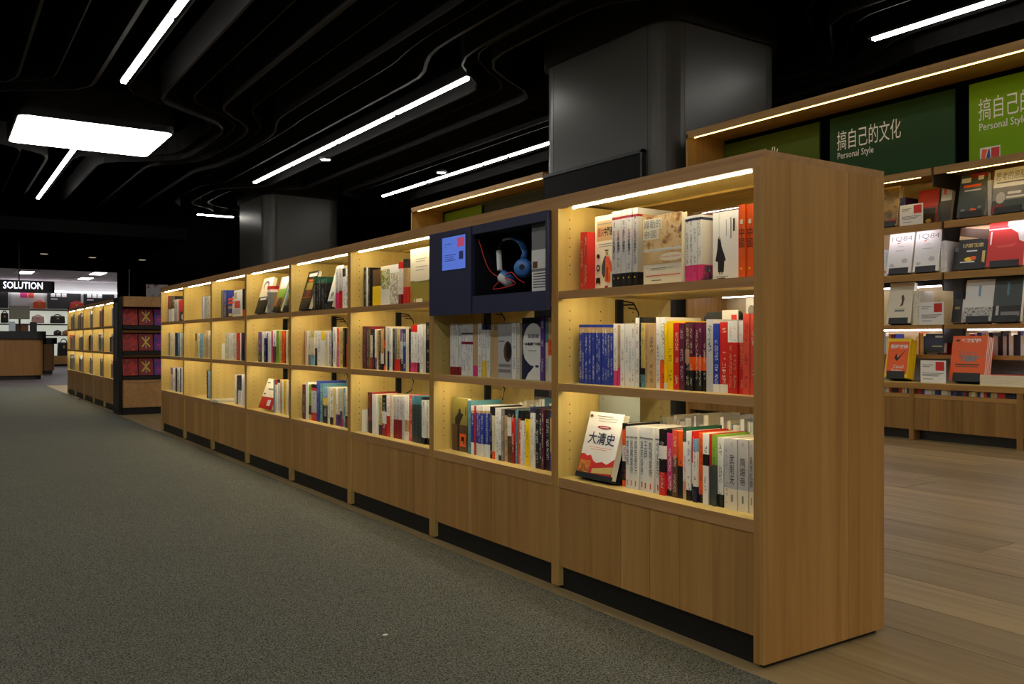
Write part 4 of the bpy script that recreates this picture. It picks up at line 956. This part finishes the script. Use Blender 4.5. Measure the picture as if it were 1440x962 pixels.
shown('grey and white book with large grey title at right picture edge, upper shelf', 1393, 1441, 242, TZ['s3'], Dd, 'W42G30q28', [('t', '思考的原點', 'G', .06, .74, .94, .93), ('r', 'G', .1, .67, .9, .7), ('c', 'g', .25, .34, .14, .13), ('p', 'r', [(.0, .0), (.0, .14), (.2, .2), (.45, .14), (.5, 0)]), ('r', 'W', .45, .4, .85, .46), ('r', 'W', .42, .31, .95, .36)])
for j, (a, b, lab) in enumerate(((1246, 1280.5, 'left white novel of the pair with thin grey numeral lettering'), (1283, 1319, 'right white novel of the pair with thin grey numeral lettering'))):
    shown(lab, a, b, 334 - 4 * j, TZ['s2'], Dd, 'W', [('t', '1Q84', 'G', .1, .78, .92, .93), ('r', 's', .34, .74, .44, .76), ('r', 'g', .3, .55, .66, .57), ('r', 'g', .36, .66, .6, .675), ('c', 'g', .7, .3, .12, .06), ('c', 'g', .2, .2, .1, .04), ('r', 'g', .1, .12, .8, .13)])
shown('black book with gold lettering and fruit, second wall shelf', 1345, 1386, 325, TZ['s2'], Dd, 'd30K70', [('p', 'D', [(0, .8), (1, .66), (1, .9), (0, 1)]), ('t', '假面飯店', 'y', .14, .5, .86, .6, .02), ('r', 'W', .3, .4, .66, .43), ('c', 'Y', .4, .22, .16, .05), ('c', 'O', .55, .24, .1, .05), ('r', 'y', .84, .12, .94, .4), ('r', 'W', .1, .14, .6, .17)])
shown('orange-red book with white curve, second wall shelf at right edge', 1386, 1438, 314, TZ['s2'], Dd, 'R', [('p', 'W', [(.5, 1), (.5, .9), (.62, .82), (.8, .72), (.85, .56), (1, .5), (1, 1)]), ('r', 'W', .0, .83, 1, .86), ('p', 's', [(.2, .5), (.3, .46), (.8, .5), (.7, .42), (.3, .42)]), ('r', 'W', .06, .5, .1, .8)])
shown('cream book with a dancing figure, lowest wall shelf by the bookcase end', 1246, 1280, 402, TZ['s1'], Dd, 'c', [('p', 'D', [(.5, .4), (.56, .52), (.52, .66), (.6, .7), (.66, .6), (.62, .44)]), ('r', 'G', .3, .28, .7, .33), ('r', 'y', .2, .36, .8, .37)])
shown('white book with black and white town photograph, lowest wall shelf', 1354, 1394, 398, TZ['s1'], Dd, 'W', [('m', blotch('town_print', [(20, 20, 20), (210, 210, 205), (70, 70, 70)], 40), 0, .0, 1, .34), ('r', 'b', .46, .6, .54, .86)])
shown('grey-green book with faint blue title, lowest wall shelf at right edge', 1394, 1434, 396, TZ['s1'], Dd, 'q', [('r', 'T', .46, .6, .54, .9), ('r', 'K', 0, 0, 1, .36), ('r', 'g', .12, .14, .22, .36), ('r', 'G', .3, .12, .96, .22)])
shown('empty black display stand book back, lowest wall shelf', 1337.5, 1351, 424, TZ['s1'], Dd + .06, 'K', [('c', 'o', .5, .6, .3, .06)], st=False)['label'] = 'plain black book between price card and white book, lowest wall shelf'
shown('plain black book beside the two white novels', 1339, 1347, 352, TZ['s2'], Dd + .08, 'K', [('r', 'G', .1, .8, .9, 1)], st=False)
Dc = XF + .12
shown('yellow and red novel with black tick on the display ledge', 1243, 1275, 481, TZ['counter'], Dc, 'Y', [('r', 'O', .06, .1, .96, .92), ('t', '臨時空缺', 'W', .16, .74, .92, .85, .02), ('p', 'K', [(.36, .5), (.44, .62), (.5, .5), (.86, .72), (.5, .42)]), ('t', 'Casual', 'W', .36, .24, .8, .33), ('t', 'Vacancy', 'W', .28, .13, .74, .23)], th=.105, lip=.07, page=pcol('Y'), copies=3)
shown('orange magazine with large grey capital lettering on the display ledge', 1334, 1383, 476, TZ['counter'], Dc, 'O', [('t', '餐館評鑑', 'W', .26, .85, .82, .94, .03), ('c', 'K', .16, .895, .06, .022), ('t', 'To be a', 'G', .2, .6, .7, .66), ('t', 'TOP', 'G', .22, .42, .82, .57, .03), ('c', 'G', .5, .49, .11, .075), ('r', 'D', .14, .34, .84, .37), ('r', 'D', .16, .3, .8, .315)], th=.1, lip=.075, copies=4, name='magazine')
shown('dark blue book with yellow print behind the display ledge', 1299, 1327, 473, .735, XB - .295, 'N', [('r', 'W', .5, .8, .95, .9), ('r', 'y', .4, .3, .9, .36), ('r', 'K', 0, 0, 1, .2)], st=False)
for (lab, D, a, b, y0_, zb) in (('price card with red mark on the upper wall shelf', Dd - .02, 1265.5, 1298, 289.5, TZ['s3']), ('price card with red mark on the lowest wall shelf', Dd - .02, 1293, 1327, 425.5, TZ['s1']), ('price card with red mark on the display ledge between two books', XF + .08, 1294.5, 1330, 506.5, TZ['counter'])):
    card(lab, D, a, b, y0_, 0, zb)
# spines beside the displayed books (the stack behind each front copy)
for k, (lab, px0, n, z, bands, h) in enumerate((('white novel spine right of the white novel pair', 1320, 3, TZ['s2'], 'W', .28), ('cream spine right of the dancing figure book', 1281, 4, TZ['s1'], 'c', .31), ('grey spine right of the black bestseller', 1386, 2, TZ['s3'], 'g', .31), ('blue and tan spine right of the portrait book', 1262, 3, TZ['s3'], 'N40d60', .27), ('white spine left of the white novel pair', 1236, 3, TZ['s2'], 'W80R5W15', .25))):
    for j in range(n):
        yy = tpx(px0 + 3.0 * (j + .5), Dd); ww = tpx(px0, Dd) - tpx(px0 + 3.0, Dd)
        make_book('%s, %s copy from left' % (lab, ordn(j + 1)), (Dd + .03, yy, z), ww - .001, h, .2, bands, 'G', group='books displayed on the wall shelves')
zc = TZ['counter']
for j in range(4):
    tt = tpx(1383, Dc) - .006
    o = make_book('magazine with pink cover lying in a flat pile on the ledge, %s from bottom' % ordn(j + 1), (XF + .06, tt, zc + .011 + .0215 * j), .021, .46, .3, 'w', '-', cover='s', group='pile of magazines on the ledge', name='magazine', cat='magazine')
    o.rotation_euler = (math.pi / 2, 0, 0); o.location = (XF + .05 + .004 * (j % 2), tt, zc + .0107 + .0215 * j)

# ---------------------------------------------------------------- second row of low bookcases, beyond the cross aisle
G2 = tpx(163, BX) + .0
g2u = []
gl = ['nearest', 'second', 'middle', 'fourth', 'farthest']
sm_b = MB(); cols2 = ['W', 'c', 'g', 'K', 'N', 'y', 'B', 'R']
for i in range(5):
    o = copy_tree(unit); o.location = (BX, G2 + PITCH * i, 0); o['label'] = '%s low oak bookcase of the distant row past the cross aisle' % gl[i]; o['group'] = 'distant row of low oak bookcases'
    for r in range(3):
        y = G2 + PITCH * i + .22; lim = G2 + PITCH * i + (rr.choice([.5, .56, .62]) if i < 3 else rr.choice([.7, .8]))
        while y < lim:
            wd = rr.uniform(.012, .04); h = rr.uniform(.17, .24); sm_b.box((BX + .032, y, ZS[r]), (BX + .18, y + wd, ZS[r] + h), rr.choice([0, 0, 1, 2, 2, 3, 4, 5, 6, 7])); y += wd + .001
so = sm_b.build('distant_books', [pcol(c) for c in cols2]); so['kind'] = 'stuff'; tag(so, 'books on the distant row of low bookcases')
t2 = thing('top_board', 'oak top board of the distant low bookcase row', 'bookcase top', (BX, G2, 0))
MB().box((0, 0, 1.346), (BD, PITCH * 5, ZTOP), 0, {'zn': 1}).build('top_panel', [OAK_Y, MAPLE_Y], t2)
for x in (0, BD - .02): MB().box((x, 0, 1.323), (x + .02, PITCH * 5, 1.346)).build('fascia', OAK_Y, t2)
# black-framed end display
ED = thing('end_display', 'black-framed end display rack with three rows of red and purple books', 'display rack', (BX, G2 - .46, 0))
EW = .95
MB().box((-.03, .1, 0), (.012, .455, 1.36)).build('frame_post', BLACK, ED); MB().box((EW - .03, .0, 0), (EW + .05, .455, 1.36)).build('frame_post', BLACK, ED)
MB().box((-.036, .15, .62), (-.03, .35, 1.3)).build('poster_strip', plain('poster_grey', (70, 76, 86), .3), ED)
MB().box((.012, .3, 0), (EW - .03, .455, 1.36)).build('back_panel', BLACK, ED)
MB().box((.012, .02, .085), (EW - .03, .3, .37)).build('drawer_front', OAK_Y, ED)
MB().box((.012, .016, .372), (EW - .03, .3, .40)).build('drawer_rail', OAK_Y, ED)
MB().box((.012, .05, 0), (EW - .03, .3, .08)).build('kick_board', BLACK, ED)
MB().box((.012, .02, 1.252), (EW - .03, .3, 1.37)).build('header_board', OAK_Y, ED)
for k in range(3):
    zb = [.445, .735, 1.035][k]
    MB().box((.012, .06, zb - .045), (EW - .03, .3, zb - .002)).build('shelf', BLACK, ED)
    if k < 2: MB().box((.012, .15, zb + .218), (EW - .03, .3, zb + .245)).build('rail', OAK_Y, ED)
ARTR = blotch('red_print', [(160, 16, 18), (214, 28, 28), (120, 10, 16), (226, 60, 40)], 14)
ARTV = blotch('violet_print', [(44, 30, 120), (70, 44, 160), (150, 40, 140), (60, 40, 140)], 12)
for k in range(3):
    zb = [.445, .735, 1.035][k]
    for j, (nm, bands) in enumerate((('red', 'R'), ('red with yellow cross', 'r'), ('violet', 'V'))):
        x0 = BX + .02 + j * .172; wd = .16; h = .2
        o = make_book('%s picture book on the %s row of the end display' % (nm, ['bottom', 'middle', 'top'][k]), (x0, G2 - .46 + .12, zb + .004), .02, h, wd, bands, '-', 0, math.radians(12), group='picture books on the end display')
        if j == 0: deco(o, [('m', ARTR, .02, .02, .98, .98)])
        elif j == 2: deco(o, [('m', ARTV, .02, .02, .98, .98), ('r', 'P', .2, .3, .8, .36), ('r', 'P', .3, .16, .7, .22)])
        else:
            deco(o, [('p', 'Y', [(.2, .26), (.26, .2), (.8, .78), (.74, .84)]), ('p', 'Y', [(.74, .2), (.8, .26), (.26, .84), (.2, .78)]), ('r', 'g', .47, .14, .53, .88), ('r', 'r', .1, .04, .9, .1)])

# poster and far shop
pp = zpx(218, 410, dpx(218, TF))
po = MB().box((dpx(205, TF), TF - .04, pp - .25), (dpx(236, TF), TF - .02, pp + .2)).build('poster', blotch('petal_print', [(150, 40, 60), (222, 218, 224), (230, 226, 230), (226, 222, 228), (120, 80, 140)], 5))
tag(po, 'pale poster with red and violet petals on the black wall', 'poster')
TBK = 32.0
SHW = plain('shop_white', (214, 214, 210), .6)
tag(MB().box((-6, TF + .15, hz + .02), (7, TBK + .3, hz + .1)).build('shop_ceiling', plain('shop_ceiling_white', (205, 196, 200), .8)), 'white ceiling inside the far bag shop', kind='structure')
tag(MB().box((-6, TBK, 0), (7, TBK + .1, hz + .1)).build('wall_shop', SHW), 'white back wall of the far bag shop', kind='structure')
tag(MB().box((5.6, TF + .15, 0), (5.7, TBK, hz + .1)).build('wall_shop_side', SHW), 'side wall of the far bag shop', kind='structure')
for j, (px, py, wpx) in enumerate(((37, 383.5, 11), (145, 393, 14), (166, 384.5, 5))):
    z = hz - .005; Yc = (z - EYE) * F / (HZ - py); D = Yc * (C_ * xr(px) + S_); t = Yc * (C_ - S_ * xr(px))
    e = thing('shop_light', ['recessed shop light above the illuminated sign', 'recessed shop light in the middle of the shop ceiling', 'recessed shop light at the shop edge'][j], 'ceiling light', (min(D, dL - .4), max(TF + .85, t), z), 0, 'recessed shop lights')
    MB().box((-.16, -.5, 0), (.16, .5, .02)).build('diffuser', glow('shop_tube', (255, 248, 250), 14), e); MB().box((-.3, -.6, .004), (.3, .6, .025)).build('frame', SHW, e)
zb_ = lambda y: EYE + (HZ - y) / 42.6
sh = thing('bag_shelving', 'white backlit shelving for bags at the far shop wall', 'shelving', (0, TBK, 0))
D_l, D_r = 0.2, 5.5
SHG = glow('shop_backlit', (226, 232, 214), .55)
MB().box((D_l, -.06, zb_(500)), (D_r, -.01, zb_(436))).build('backlit_panel', SHG, sh)
for y in (436, 456, 471): MB().box((D_l, -.45, zb_(y) - .04), (D_r, -.05, zb_(y))).build('shelf', plain('shop_shelf', (60, 34, 24), .4), sh)
MB().box((D_l, -.5, .08), (D_r, -.02, zb_(500))).build('base_drawers', TALLM, sh); MB().box((D_l, -.45, 0), (D_r, -.05, .08)).build('kick_board', BLACK, sh)
MB().box((D_l, -.2, zb_(411.5)), (D_r, -.15, zb_(409.5))).build('led_strip', glow('shop_led', (250, 246, 255), 6), sh)
for j, (a, b) in enumerate(((-12, 11), (66, 113), (117, 160))):
    D0_, D1_ = max(D_l, dpx(a, TBK)), dpx(b, TBK)
    p = MB().box((D0_, -.12, zb_(434.5)), (D1_, -.06, zb_(412.5))).build('dark_header', plain('shop_dark', (34, 34, 38), .4), sh)
    if j: 
        mb = MB(); q0 = D0_ + .1
        for u0, u1, v0, v1 in ((0, .13, 0, .12), (.16, .29, 0, .12), (.32, .46, 0, .12), (0, .2, -.09, -.05)): mb.quad([(q0 + u0, -.123, zb_(418) + v0), (q0 + u1, -.123, zb_(418) + v0), (q0 + u1, -.123, zb_(418) + v1), (q0 + u0, -.123, zb_(418) + v1)])
        mb.build('header_print', WHITE, p)
p = MB().box((dpx(15, TBK), -.12, zb_(434.5)), (dpx(62, TBK), -.06, zb_(412.5))).build('picture_header', SHW, sh)
MB().box((dpx(28, TBK), -.125, zb_(420)), (dpx(38, TBK), -.121, zb_(413))).build('picture_patch', pcol('P'), p); MB().box((dpx(39, TBK), -.125, zb_(420)), (dpx(47, TBK), -.121, zb_(413))).build('picture_patch', pcol('s'), p)
def bag(label, px0, px1, y0, y1, rgb, handle=True, dy=-.28):
    a, b = dpx(px0, TBK), dpx(px1, TBK); z0, z1 = zb_(y1), zb_(y0); wd, h = b - a, z1 - z0
    e = thing('handbag', label, 'bag', ((a + b) / 2, TBK + dy, z0), 0, 'bags on the far shop shelves')
    hh = h * (.78 if handle else 1)
    m = plain('leather_%d_%d_%d' % rgb, rgb, .4)
    bevel(MB().prism([(-wd / 2, 0), (wd / 2, 0), (wd * .46, hh), (-wd * .46, hh)], 'y', -.1, .1).build('body', m, e), .03)
    if handle: MB().tube([(wd * .25 * math.cos(t), 0, hh - .02 + (h - hh) * math.sin(t)) for t in [i * math.pi / 10 for i in range(11)]], .018, 6).build('handle', m, e)
    MB().box((-wd * .08, -.112, hh * .55), (wd * .08, -.098, hh * .75)).build('clasp', plain('brass', (190, 160, 90), .3, .8), e)
for a in (('orange handbag under the picture header', 45, 63, 423, 435, (226, 84, 36)), ('red handbag seen over the distant bookcases', 96, 116, 423, 435, (206, 52, 44)), ('black and gold case on the middle bag shelf', 69, 90, 442, 455, (36, 32, 28)),
          ('pale pink handbag left of the black case', 43, 61, 443, 455, (232, 180, 170)), ('black handbag at the left picture edge', 0, 11, 438, 455, (28, 28, 32)), ('small brown bag on the lower bag shelf', 86, 97, 464, 471, (176, 116, 70)), ('small black bag on the lower bag shelf', 74, 85, 464, 471, (30, 30, 34)),
          ('large black bag below the bag shelves', 79, 97, 476, 500, (20, 22, 22))): bag(*a)
# service counter
def counter(name, label, px1, px0, ybase, ytop, t_depth, top_c):
    Yb = EYE * F / (ybase - HZ); t = Yb * (C_ - S_ * xr(px1)); D1 = Yb * (C_ * xr(px1) + S_)
    D0_ = D1 - (px1 - px0) / 64 * (19.1 / Yb) * 1.2
    z1 = EYE + (HZ - ytop) * Yb / F
    e = thing(name, label, 'counter', (D1, t, 0), 0, 'far service counters')
    wd = D1 - D0_
    r = rounded_rect(-wd, 0, 0, t_depth, .25)
    MB().prism(r, 'z', .09, z1 - .16).build('wood_front', wood('counter_wood', (150, 108, 60), (120, 82, 42), 'z', tone=.02), e)
    MB().prism(rounded_rect(-wd - .04, -.05, .06, t_depth, .27), 'z', z1 - .16, z1).build('black_top', BLACK, e)
    MB().prism(rounded_rect(-wd + .04, .04, -.04, t_depth, .22), 'z', 0, .09).build('plinth', BLACK, e)
    return D1, t, z1
D1, tc_, z1 = counter('service_counter', 'rounded wood service counter with black top at the left edge', 62, -60, 533.5, 466, 1.6, 0)
counter('service_counter', 'second wood counter just behind the rounded one', 78, 58, 526, 475, 1.2, 0)
def on_counter(name, label, cat, px0, px1, y0, y1, mat, dt=.5, th=.04):
    t = tc_ + dt; a, b = dpx(px0, t), dpx(px1, t); Yc = t / (C_ - S_ * xr((px0 + px1) / 2)); zt = EYE + (HZ - y0) * Yc / F
    e = thing(name, label, cat, ((a + b) / 2, t, z1))
    zb2 = max(z1, EYE + (HZ - y1) * Yc / F) - z1
    bevel(MB().box((-(b - a) / 2, 0, zb2), ((b - a) / 2, th, zt - z1)).build('panel', mat, e), .01)
    MB().box((-.05, -.03, 0), (.05, .1, .02 if zb2 > .02 else .004)).build('base', BLACK, e)
    if zb2 > .02: MB().box((-.02, .005, .01), (.02, .035, zb2 + .02)).build('post', BLACK, e)
on_counter('notice_board', 'grey notice board standing on the service counter', 'notice', 13, 42, 430, 449, plain('notice_grey', (126, 120, 106), .6))
on_counter('brochure', 'pale brochure standing on the service counter', 'brochure', 12.5, 21.5, 452, 466, plain('brochure_pale', (190, 200, 212), .5), .2)
on_counter('carton', 'brown box on the service counter behind the brochure', 'box', 23, 40, 457, 466, plain('carton_brown', (120, 76, 40), .7), .75, .3)
on_counter('monitor', 'black monitor back at the end of the service counter', 'monitor', 42, 52, 453, 466, BLACK, .4)
# hanging illuminated sign
ts = 21.9
sg = thing('hanging_sign', 'black hanging sign with glowing white capital lettering', 'sign', (dpx(78, ts), ts, 0))
Ys = ts / (C_ - S_ * xr(40)); zs = lambda y: EYE + (HZ - y) * Ys / F
MB().prism(rounded_rect(-2.6, 0, 0, .5, .18), 'z', zs(410.5), zs(394.5)).build('sign_body', BLACK, sg)
MB().box((dpx(28, ts) - dpx(78, ts) - .012, .2, zs(394.5)), (dpx(28, ts) - dpx(78, ts) + .012, .224, 3.05)).build('hanging_rod', METAL, sg)
mb = MB(); q0, q1 = dpx(4.5, ts) - dpx(78, ts), dpx(60, ts) - dpx(78, ts)
put_text(mb, 'SOLUTION', lambda u, v: (q0 + u * (q1 - q0), -.006, zs(406.5) + v * (zs(396.8) - zs(406.5))), 0, 0, 1, 1, 0, .006)
mb.build('lettering', glow('sign_letters', (236, 236, 255), 2.5), sg)
